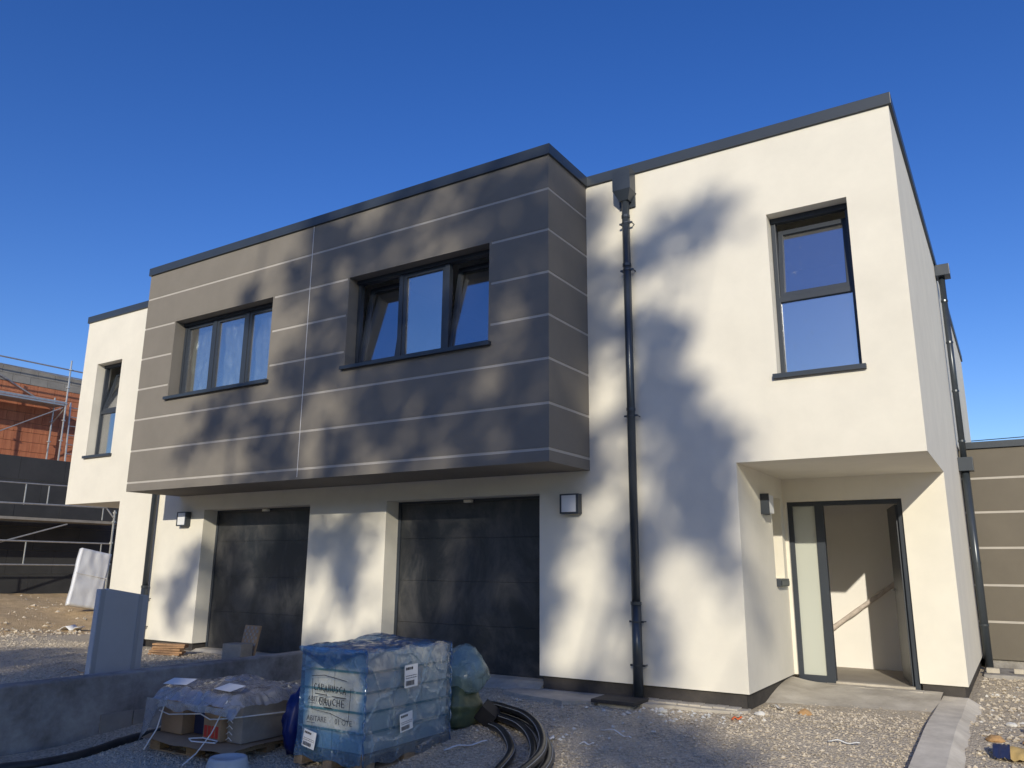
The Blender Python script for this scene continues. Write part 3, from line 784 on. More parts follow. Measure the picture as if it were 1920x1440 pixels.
def rock(loc, s, m, label, seed, flat=0.6, group=None):
    bm = bmesh.new(); bmesh.ops.create_icosphere(bm, subdivisions=2, radius=1)
    mb = MB()
    idx = {v: i for i, v in enumerate(bm.verts)}
    vs = []
    for v in bm.verts:
        d = 1 + 0.45 * noise.noise(v.co * 1.3 + Vector((seed * 3.7, 0, 0)))
        vs.append((loc[0] + v.co.x * s * d, loc[1] + v.co.y * s * d * 0.8, loc[2] + max(-0.3, v.co.z * d) * s * flat))
    mb.add(vs, [tuple(idx[v] for v in f.verts) for f in bm.faces]); bm.free()
    return obj('stone', mb, m, label=label, cat='stone', origin=loc, group=group)
for i, (x, y, s, m, lab) in enumerate([
    (5.60, 1.62, 0.085, M_CONC, 'grey stone block beside the porch wall foot'),
    (6.22, 0.20, 0.065, M_RUST, 'ochre stone on the gravel in front of the open door'),
    (5.86, -0.10, 0.05, M_DEBR, 'white broken stone near the corner of the cream wall'),
    (7.86, -0.05, 0.07, M_RUST, 'ochre stone on the slope just right of the kerb'),
    (8.15, 0.45, 0.08, M_RUST, 'larger ochre stone near the right picture edge, farther one'),
    (8.12, -0.1, 0.06, M_RUST, 'small ochre stone near the right picture edge, nearer one'),
    (7.98, 0.75, 0.045, M_DEBR, 'small white stone on the earth right of the kerb'),
    (4.95, -0.40, 0.06, M_DEBR, 'white plaster lump right of the downpipe foot'),
]):
    rock((x, y, gz(x, y) + s * 0.2 + (0.08 if i == 0 else 0)), s, m, lab, i + 1)

# small scraps
def debris_spot(r):
    if r.random() < 0.55: return r.gauss(5.0, 0.45), r.gauss(-0.42, 0.14)
    if r.random() < 0.6: return r.uniform(3.2, 5.2), r.uniform(-1.8, -0.5)
    return r.uniform(7.7, 8.3), r.uniform(0.5, 3.8)
stones('plaster_crumbs', 300, debris_spot, 0.008, 0.032, 'white plaster crumbs scattered by the downpipe', 9, M_DEBR)
def scrap(name, x, y, l, wd, ang, m, label, cat, curl=0.02):
    mb = MB(); c, s = math.cos(ang), math.sin(ang); n = 10
    def fn(u, v):
        a = (u - .5) * l; b = (v - .5) * wd + 0.15 * l * math.sin(u * 2.6) * (1 if curl > 0.02 else 0.2)
        px, py = x + a * c - b * s, y + a * s + b * c
        return (px, py, gz(px, py) + 0.022 + curl * math.sin(u * 5) ** 2)
    mb.grid(n, 3, fn)
    o = obj(name, mb, m, label=label, cat=cat, origin=(x, y, gz(x, y)), smooth=True)
    md = o.modifiers.new('thickness', 'SOLIDIFY'); md.thickness = 0.006
scrap('plastic_strip', 4.85, -1.35, 0.42, 0.012, -0.5, M_PAPER, 'curved white plastic strip lying on the gravel', 'strip', 0.03)
scrap('plastic_strip', 4.75, -1.72, 0.14, 0.02, 0.1, M_PAPER, 'short white plastic scrap lying on the gravel', 'strip')
scrap('plastic_strip', 6.75, -0.75, 0.26, 0.014, 0.0, M_PAPER, 'straight pale strip on the gravel left of the kerb', 'strip')
scrap('wood_lath', 3.78, -2.22, 0.42, 0.022, 1.0, M_PAPER, 'white lath lying beside the blue wrapped pallet', 'lath')
scrap('wood_lath', 5.92, 0.32, 0.30, 0.025, -0.9, M_DEBR, 'pale lath lying on the concrete in front of the door', 'lath')
scrap('wood_lath', -1.25, -3.0, 0.35, 0.04, 0.9, M_WOOD, 'short wooden lath sticking up behind the low wall', 'lath', 0.05)
scrap('orange_scrap', 5.72, -0.42, 0.10, 0.06, 0.4, M_ORNG, 'small orange plastic scrap on the gravel', 'scrap')
scrap('paper_scrap', -8.6, 1.0, 0.45, 0.25, 0.3, M_PAPER, 'white crumpled paper scrap on the sandy ground', 'scrap', 0.08)
scrap('paper_scrap', 4.35, -1.75, 0.15, 0.08, 0.5, M_PAPER, 'white paper scrap lying inside the black pipe bend', 'scrap')

# covers at the pipe feet
mc = thing('drain_cover', (4.42, -0.28, -0.17), 'square dark drain cover at the foot of the front downpipe', 'drain cover')
obj('lid', B(4.18, 4.68, -0.50, -0.10, -0.150, -0.112), M_PLINTH, mc, bevel=0.008)
obj('collar', B(4.24, 4.62, -0.46, -0.14, -0.30, -0.1505), M_CONC, mc)
sc = thing('drain_slab', (7.85, 4.9, -0.17), 'grey slab at the foot of the side downpipe', 'slab')
obj('slab', B(7.62, 8.25, 4.75, 5.75, -0.215, -0.15), M_CONCD, sc, bevel=0.01)
for i, (x, y) in enumerate(((7.72, 5.0), (8.05, 5.1))):
    obj('concrete_brick', B(x - 0.07, x + 0.09 + 0.06 * i, y - 0.06, y + 0.06, -0.149, -0.085), M_CONC, label='grey brick on the slab, ' + ('left of the pipe' if i == 0 else 'right of the pipe'), cat='brick', origin=(x, y, -0.149), bevel=0.006)

# ------------------------------------------------------------------ pallets
def pallet(loc, rot, label):
    t = thing('wooden_pallet', (0, 0, 0), label, 'pallet', 'wooden pallets')
    for i in range(5):
        y = -0.4 + 0.0725 + i * 0.164
        obj('deck_board', B(-0.6, 0.6, y - 0.07, y + 0.07, 0.122, 0.144), M_WOOD, t)
    for x in (-0.5275, 0, 0.5275):
        obj('cross_board', B(x - 0.0725, x + 0.0725, -0.4, 0.4, 0.100, 0.1215), M_WOOD, t)
        for y in (-0.35, 0, 0.35):
            obj('block', B(x - 0.0725, x + 0.0725, y - 0.05, y + 0.05, 0.0225, 0.0995), M_WOOD, t)
    for y in (-0.35, 0, 0.35):
        obj('bottom_board', B(-0.6, 0.6, y - 0.05, y + 0.05, 0.0, 0.022), M_WOOD, t)
    t.location = loc; t.rotation_euler = (0, 0, rot)
    return t
PX0, PX1, PY0, PY1 = 2.68, 3.48, -3.25, -2.05
PZ = -0.42
pallet(((PX0 + PX1) / 2, (PY0 + PY1) / 2, PZ), R(90), 'wooden pallet under the blue wrapped cartons')
pallet((1.58, -3.08, -0.475), R(1.5), 'wooden pallet under the clear film covered goods')

def barcode(parent, o, u, v, wd, hg, seed):
    """paper label with rows of print; o corner, u and v unit axes"""
    o, u, v = Vector(o), Vector(u), Vector(v); nrm = u.cross(v).normalized()
    def quad(mb, a, b, c, d, off):
        mb.add([o + u * a + v * c + nrm * off, o + u * b + v * c + nrm * off, o + u * b + v * d + nrm * off, o + u * a + v * d + nrm * off], [(0, 1, 2, 3)])
    p = MB()
    vs = [o + u * a + v * c + nrm * k for k in (0, 0.002) for (a, c) in ((0, 0), (wd, 0), (wd, hg), (0, hg))]
    p.add(vs, [(3, 2, 1, 0), (4, 5, 6, 7), (0, 1, 5, 4), (1, 2, 6, 5), (2, 3, 7, 6), (3, 0, 4, 7)])
    lab = obj('paper_label', p, M_PAPER, parent)
    k = MB(); rr = random.Random(seed); a = 0.08 * wd
    while a < 0.72 * wd:
        b = a + rr.uniform(0.006, 0.02) * wd; quad(k, a, b, 0.08 * hg, 0.30 * hg, 0.004); a = b + rr.uniform(0.008, 0.02) * wd
    for row, (c, d) in enumerate(((0.40, 0.43), (0.5, 0.53), (0.78, 0.90))):
        a = 0.08 * wd
        while a < (0.9 if row < 2 else 0.6) * wd:
            b = a + rr.uniform(0.04, 0.12) * wd; quad(k, a, min(b, .93 * wd), c * hg, d * hg, 0.004); a = b + 0.03 * wd
    obj('barcode_print', k, M_INK, lab)

def text_mesh(body, size, mtx, m, parent, name='lettering'):
    cu = bpy.data.curves.new('text', 'FONT'); cu.body = body; cu.size = size; cu.extrude = 0.0008
    to = bpy.data.objects.new('text', cu); COL.objects.link(to)
    dg = bpy.context.evaluated_depsgraph_get()
    me = bpy.data.meshes.new_from_object(to.evaluated_get(dg))
    mb = MB(); mb.add([tuple(mtx @ v.co) for v in me.vertices], [tuple(p.vertices) for p in me.polygons])
    bpy.data.objects.remove(to); bpy.data.curves.remove(cu); bpy.data.meshes.remove(me)
    return obj(name, mb, m, parent)

# cartons inside the blue wrap
cz = PZ + 0.146; ch = 0.160
k = 0
for layer in range(5):
    for iy in range(3):
        for ix in range(2):
            x0 = PX0 + 0.035 + ix * 0.365; y0 = PY0 + 0.035 + iy * 0.378
            j = 0.006 * math.sin(k * 2.3)
            o = obj('tile_carton', B(x0 + 0.002, x0 + 0.360, y0 + 0.002 + j, y0 + 0.374 + j, cz + layer * ch + 0.001, cz + layer * ch + ch - 0.003), M_CARTW,
                    label='white tile carton in the blue wrap, ' + ['bottom', 'second', 'third', 'fourth', 'top'][layer] + ' layer, ' + ['front', 'middle', 'back'][iy] + ' row, ' + ['left', 'right'][ix] + ' side', cat='carton', group='tile cartons inside the blue wrap', origin=(x0 + 0.18, y0 + 0.19, cz + layer * ch), bevel=0.004)
            if iy == 0 and ix == 0 and layer in (1, 2):
                text_mesh('ABITARE', 0.062, Matrix.Translation((x0 + 0.05, y0 - 0.002 + j, cz + layer * ch + 0.045)) @ Matrix.Rotation(R(90), 4, 'X'), M_INKG, o)
                obj('print_rule', B(x0 + 0.05, x0 + 0.15, y0 - 0.001 + j, y0 + 0.001 + j, cz + layer * ch + 0.028, cz + layer * ch + 0.033), M_INKG, o)
            if iy == 0 and ix == 1 and layer == 1:
                text_mesh('01 OTE', 0.062, Matrix.Translation((x0 + 0.03, y0 - 0.002 + j, cz + layer * ch + 0.045)) @ Matrix.Rotation(R(90), 4, 'X'), M_INKG, o)
            k += 1

# the blue film: a wrinkled bag over the stack
ft = cz + 5 * ch + 0.015
fx0, fx1, fy0, fy1 = PX0 + 0.015, PX1 - 0.015, PY0 + 0.012, PY1 - 0.01
blue = thing('blue_stretch_wrap', ((fx0 + fx1) / 2, (fy0 + fy1) / 2, PZ + 0.1), 'blue plastic film wrapped round the tall carton stack', 'plastic film')
def wr(p, nrm, a=0.008):
    q = Vector(p)
    d = noise.noise(Vector((q.x * 5, q.y * 5, q.z * 5))) * a + abs(noise.noise(Vector((q.x * 13, q.y * 13, q.z * 4)))) * a * 0.9
    return tuple(q + Vector(nrm) * (d + 0.004))
zlow = PZ + 0.06
def flare(z): return 0.02 * smooth(zlow + 0.22, zlow, z)
fr = MB().grid(34, 40, lambda u, v: wr((fx0 - 0.0 + (fx1 - fx0) * u, fy0 - flare(zlow + (ft - zlow) * v), zlow + 0.015 * math.sin(u * 14) + (ft - zlow) * v), (0, -1, 0), 0.009))
fo = obj('front_sheet', fr, M_BLUE, blue, smooth=True)
ox = origin_of(blue)
th = []
for v in fo.data.vertices:
    c = v.co + ox
    uu = (c.x - fx0) / (fx1 - fx0); vv = (c.z - zlow) / (ft - zlow)
    wob = 0.06 * noise.noise(Vector((c.x * 6, c.z * 6, 2)))
    lo = 0.08 + wob + max(0, 0.32 * (vv - 0.55))
    th.append(smooth(lo, lo + 0.07, uu) * smooth(0.95 + wob, 0.86 + wob, uu) * smooth(0.24 + wob, 0.32 + wob, vv) * smooth(0.90 + wob, 0.80 + wob, vv))
fo.data.attributes.new('thin', 'FLOAT', 'POINT').data.foreach_set('value', th)
sm = MB().grid(50, 40, lambda u, v: wr((fx1 + flare(zlow + (ft - zlow) * v), fy0 + (fy1 - fy0) * u, zlow + 0.02 * math.sin(u * 17) + (ft - zlow) * v), (1, 0, 0), 0.008))
obj('side_sheet', sm, M_BLUEG, blue, smooth=True)
obj('side_sheet', MB().grid(30, 30, lambda u, v: wr((fx0 - flare(zlow + (ft - zlow) * v), fy0 + (fy1 - fy0) * u, zlow + (ft - zlow) * v), (-1, 0, 0))), M_BLUE, blue, smooth=True)
obj('back_sheet', MB().grid(30, 30, lambda u, v: wr((fx0 + (fx1 - fx0) * u, fy1, zlow + (ft - zlow) * v), (0, 1, 0))), M_BLUEG, blue, smooth=True)
def topfn(u, v):
    x = fx0 - 0.012 + (fx1 - fx0 + 0.024) * u; y = fy0 - 0.012 + (fy1 - fy0 + 0.022) * v
    ed = min(u, 1 - u, v, 1 - v)
    z = ft + 0.03 * smooth(0, 0.12, ed) * (0.5 + noise.noise(Vector((x * 3.5, y * 3.5, 1)))) + 0.02 * abs(noise.noise(Vector((x * 11, y * 9, 4)))) + 0.05 * math.exp(-((v - 0.72) / 0.16) ** 2 - ((u - 0.2) / 0.3) ** 2)
    return (x, y, z)
obj('top_sheet', MB().grid(40, 60, topfn), M_BLUE, blue, smooth=True)
# folded flap hanging over the front
def flap(u, v):
    x = fx0 - 0.004 + (fx1 - fx0 + 0.01) * (0.5 + (u - 0.5))
    hang = 0.035 + 0.15 * max(0, 1 - abs(u - 0.42) / 0.45)
    z = ft + 0.012 - hang * v
    return (x, fy0 - 0.026 - 0.012 * math.sin(v * 3.1) - 0.012 * noise.noise(Vector((x * 9, z * 9, 3))), z)
obj('folded_flap', MB().grid(40, 12, flap), M_BLUE, blue, smooth=True)
for layer in range(1, 5):
    zs = cz + layer * ch
    sp = MB()
    for (xa_, xb_, ya_, yb_) in ((fx0 + 0.012, fx1 - 0.012, fy0 + 0.006, fy0 + 0.009), (fx1 - 0.010, fx1 - 0.007, fy0 + 0.006, fy1 - 0.012)):
        sp.box(xa_, xb_, ya_, yb_, zs - 0.009, zs + 0.009)
    obj('strap', sp, M_TEAL, blue)
# gathered corner ridges
for (cx_, cy_) in ((fx1 + 0.012, fy0 - 0.012), (fx1 + 0.012, fy1)):
    obj('corner_gather', MB().tube([(cx_ + 0.006 * math.sin(i * 1.3), cy_ + 0.006 * math.cos(i * 1.9), zlow + (ft - zlow) * i / 24) for i in range(25)], [0.009 + 0.006 * math.sin(i * 2.3) for i in range(25)], 6), M_BLUE, blue, smooth=True)
barcode(blue, (fx0 + 0.10, fy0 - 0.040, zlow + 0.10), (0.985, 0, -0.17), (0.17, 0, 0.985), 0.15, 0.14, 1)
barcode(blue, (fx1 + 0.040, fy0 + 0.42, zlow + 0.20), (0, 0.995, 0.10), (0, -0.10, 0.995), 0.17, 0.15, 2)
barcode(blue, (fx1 + 0.036, fy0 + 0.46, zlow + 0.56), (0, 1, 0.03), (0, -0.03, 1), 0.18, 0.19, 3)

STROKES = {'C': [[(.9, .85), (.5, 1), (.1, .65), (.12, .3), (.5, 0), (.9, .12)]], 'A': [[(0, 0), (.45, 1), (.9, 0)], [(.2, .4), (.75, .42)]],
           'R': [[(.1, 0), (.1, 1), (.8, .85), (.75, .6), (.12, .5), (.9, 0)]], 'N': [[(.1, 0), (.12, 1), (.75, 0), (.8, 1)]],
           'U': [[(.1, 1), (.15, .2), (.5, 0), (.8, .2), (.85, 1)]], 'S': [[(.85, .9), (.4, 1), (.15, .75), (.8, .35), (.5, 0), (.1, .1)]],
           'G': [[(.9, .85), (.5, 1), (.1, .65), (.12, .3), (.5, 0), (.9, .12), (.9, .5), (.55, .48)]], 'H': [[(.1, 0), (.12, 1)], [(.12, .5), (.8, .5)], [(.8, 1), (.8, 0)]],
           'E': [[(.85, 1), (.12, 1), (.12, 0), (.85, .03)], [(.12, .52), (.7, .52)]]}
hw = MB(); yy = fy0 - 0.034
def pen(path, r=0.0035): hw.tube([(a, yy, b) for a, b in path], r, 5)
def write(txt, x, z, hgt, step, seed):
    rr = random.Random(seed)
    for i, chr_ in enumerate(txt):
        if chr_ == ' ': continue
        dz = rr.uniform(-.1, .1) * hgt - 0.01 * i * hgt; sc_ = rr.uniform(.9, 1.12)
        for st in STROKES[chr_]:
            pen([(x + i * step + a * step * 0.8, z + dz + b * hgt * sc_) for a, b in st])
zb = zlow
write('CARANUSCA', fx0 + 0.20, zb + 0.555, 0.052, 0.043, 5)
write('GAUCHE', fx0 + 0.27, zb + 0.445, 0.056, 0.052, 8)
pen([(fx0 + .17, zb + .67), (fx0 + .32, zb + .685), (fx0 + .58, zb + .655)], .003); pen([(fx0 + .18, zb + .65), (fx0 + .19, zb + .40), (fx0 + .40, zb + .385), (fx0 + .62, zb + .335), (fx0 + .635, zb + .60)], .0025)
pen([(fx0 + .22, zb + .53), (fx0 + .36, zb + .525)]); pen([(fx0 + .42, zb + .52), (fx0 + .58, zb + .515)]); pen([(fx0 + .33, zb + .425), (fx0 + .42, zb + .425)])
obj('handwriting', hw, M_INK, blue)

# goods under clear film on the left pallet
LZ = -0.475 + 0.147
obj('cardboard_sheet', MB().grid(16, 12, lambda u, v: (0.99 + 1.26 * u, -3.60 + 0.95 * v, LZ + 0.004 + 0.02 * noise.noise(Vector((u * 4, v * 4, 0))) * (1 if v < .15 or u > .9 else 0) - 0.03 * smooth(0.1, 0, v))), M_CARDB, label='brown cardboard sheet lying on the left pallet', cat='cardboard', origin=(1.6, -3.1, LZ), smooth=True)
def pack(name, x0, x1, y0, y1, h, m, label, cat):
    return obj(name, B(x0, x1, y0, y1, LZ + 0.012, LZ + h), m, label=label, cat=cat, origin=((x0 + x1) / 2, (y0 + y1) / 2, LZ + 0.012), bevel=0.005)
pack('cardboard_carton', 1.02, 1.34, -3.42, -2.80, 0.38, M_CARDB, 'brown carton at the left end of the film covered pallet', 'carton')
pack('tile_pack', 1.36, 1.66, -3.30, -2.78, 0.40, M_NAVY, 'dark blue tile pack in the middle of the film covered pallet', 'tile pack')
c3 = pack('cardboard_carton', 1.68, 1.92, -3.44, -2.82, 0.42, M_CARDB, 'brown carton with red bars printed near its bottom', 'carton')
for i in range(4):
    obj('red_bar', B(1.695 + i * 0.052, 1.735 + i * 0.052, -3.443, -3.4395, LZ + 0.04, LZ + 0.14), M_RED, c3)
pack('tile_pack', 1.94, 2.14, -3.38, -2.80, 0.40, M_TILE, 'grey tile pack at the right end of the film covered pallet', 'tile pack')
gl = thing('mesh_pack', (2.16, -3.2, LZ + 0.012), 'pale plastic mesh strip standing at the pallet end', 'mesh')
for i in range(7):
    z = LZ + 0.03 + i * 0.05
    obj('strand', MB().tube([(1.945, -3.392, z), (1.985, -3.396, z + 0.025), (2.025, -3.392, z)], 0.004, 5), M_PAPER, gl)
cl = thing('clear_dust_sheet', (1.6, -3.1, LZ + 0.4), 'crumpled clear plastic film draped over the left pallet goods', 'plastic film')
zt = LZ + 0.43
def drape(u, v):
    x = 0.93 + 1.30 * u; y = -3.60 + 0.92 * v
    z = zt + 0.035 * noise.noise(Vector((x * 4, y * 4, 8))) + 0.035 * abs(noise.noise(Vector((x * 10, y * 10, 3)))) + 0.075 * math.exp(-((u - .5) / .18) ** 2 - ((v - .75) / .2) ** 2)
    z -= 0.42 * smooth(0.12, 0.0, u) ** 1.4 + 0.10 * smooth(0.14, 0.0, v) + 0.10 * smooth(0.93, 1.0, u)
    x -= 0.05 * smooth(0.12, 0, u) * noise.noise(Vector((y * 7, 0, 0)))
    return (x, y, z)
obj('film_sheet', MB().grid(70, 56, drape), M_CLEAR, cl, smooth=True)
def skirt(u, v):
    x = 1.02 + 1.19 * u; hang = 0.05 + 0.06 * abs(noise.noise(Vector((x * 3, 5, 0)))) + 0.28 * smooth(0.2, 0.0, u)
    z = zt - 0.09 - hang * v
    return (x, -3.602 - 0.01 * v - 0.012 * noise.noise(Vector((x * 12, z * 5, 0))), z)
obj('film_edge', MB().grid(50, 8, skirt), M_CLEAR, cl, smooth=True)
for i, (x, y, a) in enumerate(((1.25, -3.42, 0.3), (1.95, -3.40, -0.1))):
    T = Matrix.Translation((x, y, zt + 0.05)) @ Matrix.Rotation(a, 4, 'Z') @ Matrix.Rotation(R(12), 4, 'X')
    obj('paper_sheet', B(-0.13, 0.13, -0.08, 0.08, 0, 0.002, M=T), M_PAPER, label='white paper sheet on the clear film, ' + ('nearer the low wall' if i == 0 else 'nearer the blue wrap'), cat='paper', origin=(x, y, zt + 0.05))
st = thing('strapping_band', (1.6, -3.5, LZ + 0.2), 'white strapping cord tied round the left pallet goods', 'cord')
obj('cord', MB().tube([(1.0, -3.44, LZ + 0.20), (1.2, -3.47, LZ + 0.185), (1.66, -3.47, LZ + 0.235), (1.80, -3.47, LZ + 0.20), (1.93, -3.47, LZ + 0.215), (2.17, -3.42, LZ + 0.25), (2.18, -2.8, LZ + 0.22)], 0.006, 6), M_PAPER, st)
obj('cord', MB().tube([(2.12, -3.55, LZ + 0.40), (1.98, -3.58, LZ + 0.12), (1.86, -3.63, LZ - 0.05), (1.80, -3.72, LZ - 0.14)], 0.006, 6), M_PAPER, st)
obj('cord', MB().tube([(1.28, -3.57, LZ + 0.36), (1.22, -3.60, LZ + 0.08), (1.14, -3.66, LZ - 0.1)], 0.006, 6), M_PAPER, st)
scrap_t = MB().tube([(1.62, -3.54, LZ + 0.03), (1.72, -3.585, LZ + 0.025), (1.98, -3.53, LZ + 0.03), (1.93, -3.47, LZ + 0.03), (1.70, -3.45, LZ + 0.03), (1.62, -3.54, LZ + 0.03)], 0.006, 6)
obj('cord_loop', scrap_t, M_PAPER, label='loop of white cord lying on the cardboard sheet', cat='cord', origin=(1.8, -3.5, LZ))

# sacks, bucket, pipes
def sack(name, loc, sx, sy, sz, m, label, seed, lump=0.25):
    bm = bmesh.new(); bmesh.ops.create_uvsphere(bm, u_segments=40, v_segments=26, radius=1)
    mb = MB(); idx = {v: i for i, v in enumerate(bm.verts)}; vs = []
    for v in bm.verts:
        q = v.co + Vector((seed * 5.1, 0, 0))
        d = 1 + lump * noise.noise(q * 1.1) + 0.18 * abs(noise.noise(q * 2.2)) + 0.07 * abs(noise.noise(Vector((q.x * 7, q.y * 7, q.z * 3)))) + 0.05 * abs(noise.noise(q * 13))
        z = v.co.z * d
        if z < -0.75: z = -0.75 - (z + 0.75) * 0.1
        vs.append((loc[0] + v.co.x * sx * d, loc[1] + v.co.y * sy * d, loc[2] + (z + 0.72) * sz))
    mb.add(vs, [tuple(idx[v] for v in f.verts) for f in bm.faces]); bm.free()
    return obj(name, mb, m, label=label, cat='sack', origin=loc, smooth=True)
sack('rubble_sack', (3.24, -1.62, gz(3.2, -1.6)), 0.20, 0.24, 0.22, M_BAGG, 'dark green rubble sack standing behind the blue wrapped pallet', 1)
sack('rubble_sack', (3.22, -1.52, gz(3.2, -1.6) + 0.31), 0.27, 0.24, 0.24, M_BAGW, 'pale translucent rubble sack lying on the green one', 2)
sack('plaster_rubble', (3.20, -1.52, gz(3.2, -1.6) + 0.36), 0.17, 0.15, 0.14, M_DEBR, 'white rubble showing through the pale sack', 4)
T = Matrix.Translation((3.53, -1.50, -0.19)) @ Matrix.Rotation(R(40), 4, 'Y') @ Matrix.Rotation(R(20), 4, 'Z')
obj('black_box', B(-0.09, 0.09, -0.09, 0.09, -0.08, 0.08, M=T), M_INK, label='small black box sticking out under the pale sack', cat='box', origin=(3.5, -1.5, -0.2), bevel=0.008)
sack('blue_sack', (2.46, -2.85, gz(2.4, -2.9)), 0.13, 0.30, 0.33, M_BAGB, 'deep blue plastic sack squeezed between the two pallets', 3, 0.15)
obj('cardboard_flap', B(-0.16, 0.16, -0.12, 0.12, 0, 0.006, M=Matrix.Translation((2.30, -2.55, 0.06)) @ Matrix.Rotation(R(-25), 4, 'Y')).box(-0.12, 0.12, -0.1, 0.1, -0.46, -0.01, M=Matrix.Translation((2.30, -2.45, 0.06))), M_CARDB, label='open cardboard box left of the blue wrapped stack', cat='carton', origin=(2.3, -2.5, -0.4))
bk = thing('bucket', (2.52, -3.82, gz(2.5, -3.8)), 'pale grey upturned bucket at the bottom picture edge', 'bucket')
bz = gz(2.5, -3.8)
obj('body', MB().lathe([(0.185, 0.0), (0.19, 0.02), (0.155, 0.19), (0.145, 0.205), (0.12, 0.205), (0.115, 0.198), (0.0, 0.198)], 32, (2.52, -3.82, bz)), M_BUCK, bk, smooth=True)
obj('rim', MB().tube([(2.52 + 0.19 * math.cos(a * .2618), -3.82 + 0.19 * math.sin(a * .2618), bz + 0.015) for a in range(25)], 0.008, 8, False), M_BUCK, bk, smooth=True)

ho = thing('pipe_coil', (3.9, -1.9, gz(3.9, -1.9)), 'bundle of thick black water pipe with white stripes curving over gravel', 'pipe')
def arc(cx, cy, r, a0, a1, z, n=40):
    pts = []
    for i in range(n):
        a = R(a0 + (a1 - a0) * i / (n - 1)); x, y = cx + r * math.cos(a), cy + r * math.sin(a)
        pts.append((x, y, gz(x, y) + z + 0.012 * math.sin(i * 0.35 + r * 9)))
    return pts
for i, (cx, cy, r, a0, a1, z) in enumerate(((2.86, -3.20, 2.04, 77, -40, 0.055), (2.84, -3.22, 1.94, 77, -40, 0.075), (2.86, -3.20, 1.99, 74, -40, 0.145), (3.0, -3.02, 1.50, 62, -30, 0.05), (2.95, -3.10, 1.86, 70, -35, 0.052))):
    pts = arc(cx, cy, r, a0, a1, z)
    pi = obj('pipe', MB().tube(pts, 0.039, 12), M_BLACK, ho, smooth=True)
    sp = MB()
    for sa in (0.7, 2.6):
        sp.tube([(x + 0.0388 * math.cos(sa) * (x - cx) / r, y + 0.0388 * math.cos(sa) * (y - cy) / r, z_ + 0.0388 * math.sin(sa)) for (x, y, z_) in pts], 0.003, 4, False)
    obj('stripe', sp, M_STRIPE, pi)
# dark duct at the foot of the low wall
obj('buried_duct', MB().tube([(0.62 + 0.03 * math.sin(i), -2.6 - 0.2 * i, gz(0.6, -2.6 - 0.2 * i) + 0.02) for i in range(14)], 0.045, 10), M_BLACK, label='dark duct lying along the foot of the low wall', cat='duct', origin=(0.6, -3.5, -0.5), smooth=True)

# boards behind the low wall
bp = thing('insulation_boards', (-0.75, -3.0, -0.03), 'grey insulation boards leaning upright behind the low wall', 'boards')
for i in range(2):
    T = Matrix.Translation((-0.62 - 0.075 * i, -2.98 + 0.13 * i, -0.03)) @ Matrix.Rotation(R(20), 4, 'Z') @ Matrix.Rotation(R(-8), 4, 'X') @ Matrix.Rotation(R(-5), 4, 'Y')
    obj('board', B(-0.028, 0.028, -0.38, 0.36, 0.0, 0.96, M=T), M_BOARD, bp, bevel=0.003)
for yb in (-0.335, 0.325):
    T = Matrix.Translation((-0.62, -2.98, -0.03)) @ Matrix.Rotation(R(20), 4, 'Z') @ Matrix.Rotation(R(-8), 4, 'X') @ Matrix.Rotation(R(-5), 4, 'Y')
    obj('edge_strip', B(0.0285, 0.034, yb - 0.035, yb + 0.035, 0.0, 0.96, M=T), mat('board_strip', (0.37, 0.39, 0.41), 0.7), bp)
ws = thing('wrapped_sheet', (-10, 2.0, 0.25), 'white plastic wrapped sheet leaning near the left corner of the house', 'sheet')
def wsf(u, v):
    y = 1.66 + 0.74 * u + 0.36 * v; z = 0.34 - 0.14 * u + 1.26 * v
    return (-10.0 - 0.35 * v + 0.02 * noise.noise(Vector((u * 5, v * 5, 1))), y, z)
wm = MB().grid(18, 24, wsf); o = obj('sheet', wm, M_FOAM, ws, smooth=True)
md = o.modifiers.new('thickness', 'SOLIDIFY'); md.thickness = 0.10; md.offset = -1
obj('band', MB().tube([wsf(i / 10, 0.55 - 0.006 * i)[:1] + wsf(i / 10, 0.55)[1:] for i in range(11)], 0.012, 6), M_PAPER, ws)

# planks and tile box on the left drive
for i in range(5):
    a = R(20 + 7 * math.sin(i * 2.2)); x, y = -3.02 + 0.03 * math.sin(i * 3), -0.62 + 0.02 * i
    T = Matrix.Translation((x, y, gz(x, y) + 0.012 + 0.034 * i)) @ Matrix.Rotation(a, 4, 'Z') @ Matrix.Rotation(R(1.5 * math.sin(i * 1.7)), 4, 'Y')
    obj('wood_plank', B(-0.27, 0.27, -0.06, 0.06, 0, 0.028, M=T), M_PLANK, label=['bottom', 'second lowest', 'middle', 'second highest', 'top'][i] + ' orange plank of the small pile by the left garage', cat='plank', group='planks piled by the left garage', origin=(x, y, gz(x, y) + 0.012 + 0.034 * i))
tx, ty = -1.38, -0.62; tz = gz(tx, ty)
obj('tile_box', B(-0.17, 0.17, -0.12, 0.12, 0, 0.26, M=Matrix.Translation((tx, ty, tz)) @ Matrix.Rotation(R(8), 4, 'Z')), M_TILE, label='grey box standing in front of the left garage door', cat='box', origin=(tx, ty, tz), bevel=0.006)
tl = thing('tile_sample', (tx, ty + 0.18, tz), 'patterned tile leaning up behind the grey box', 'tile')
T = Matrix.Translation((tx - 0.02, ty + 0.17, tz + 0.001)) @ Matrix.Rotation(R(-12), 4, 'X')
obj('slab', B(-0.16, 0.16, -0.015, 0.015, 0.0, 0.50, M=T), M_CARDB, tl)
for i in range(7):
    for j in range(10):
        if (i + j) % 2 == 0:
            obj('inlay', B(-0.145 + i * 0.042, -0.107 + i * 0.042, -0.019, -0.0151, 0.03 + j * 0.046, 0.07 + j * 0.046, M=T), M_TILE, tl)
bb = thing('plastic_bag', (8.02, -0.5, gz(8.0, -0.5)), 'navy and yellow plastic bag at the bottom right corner', 'bag')
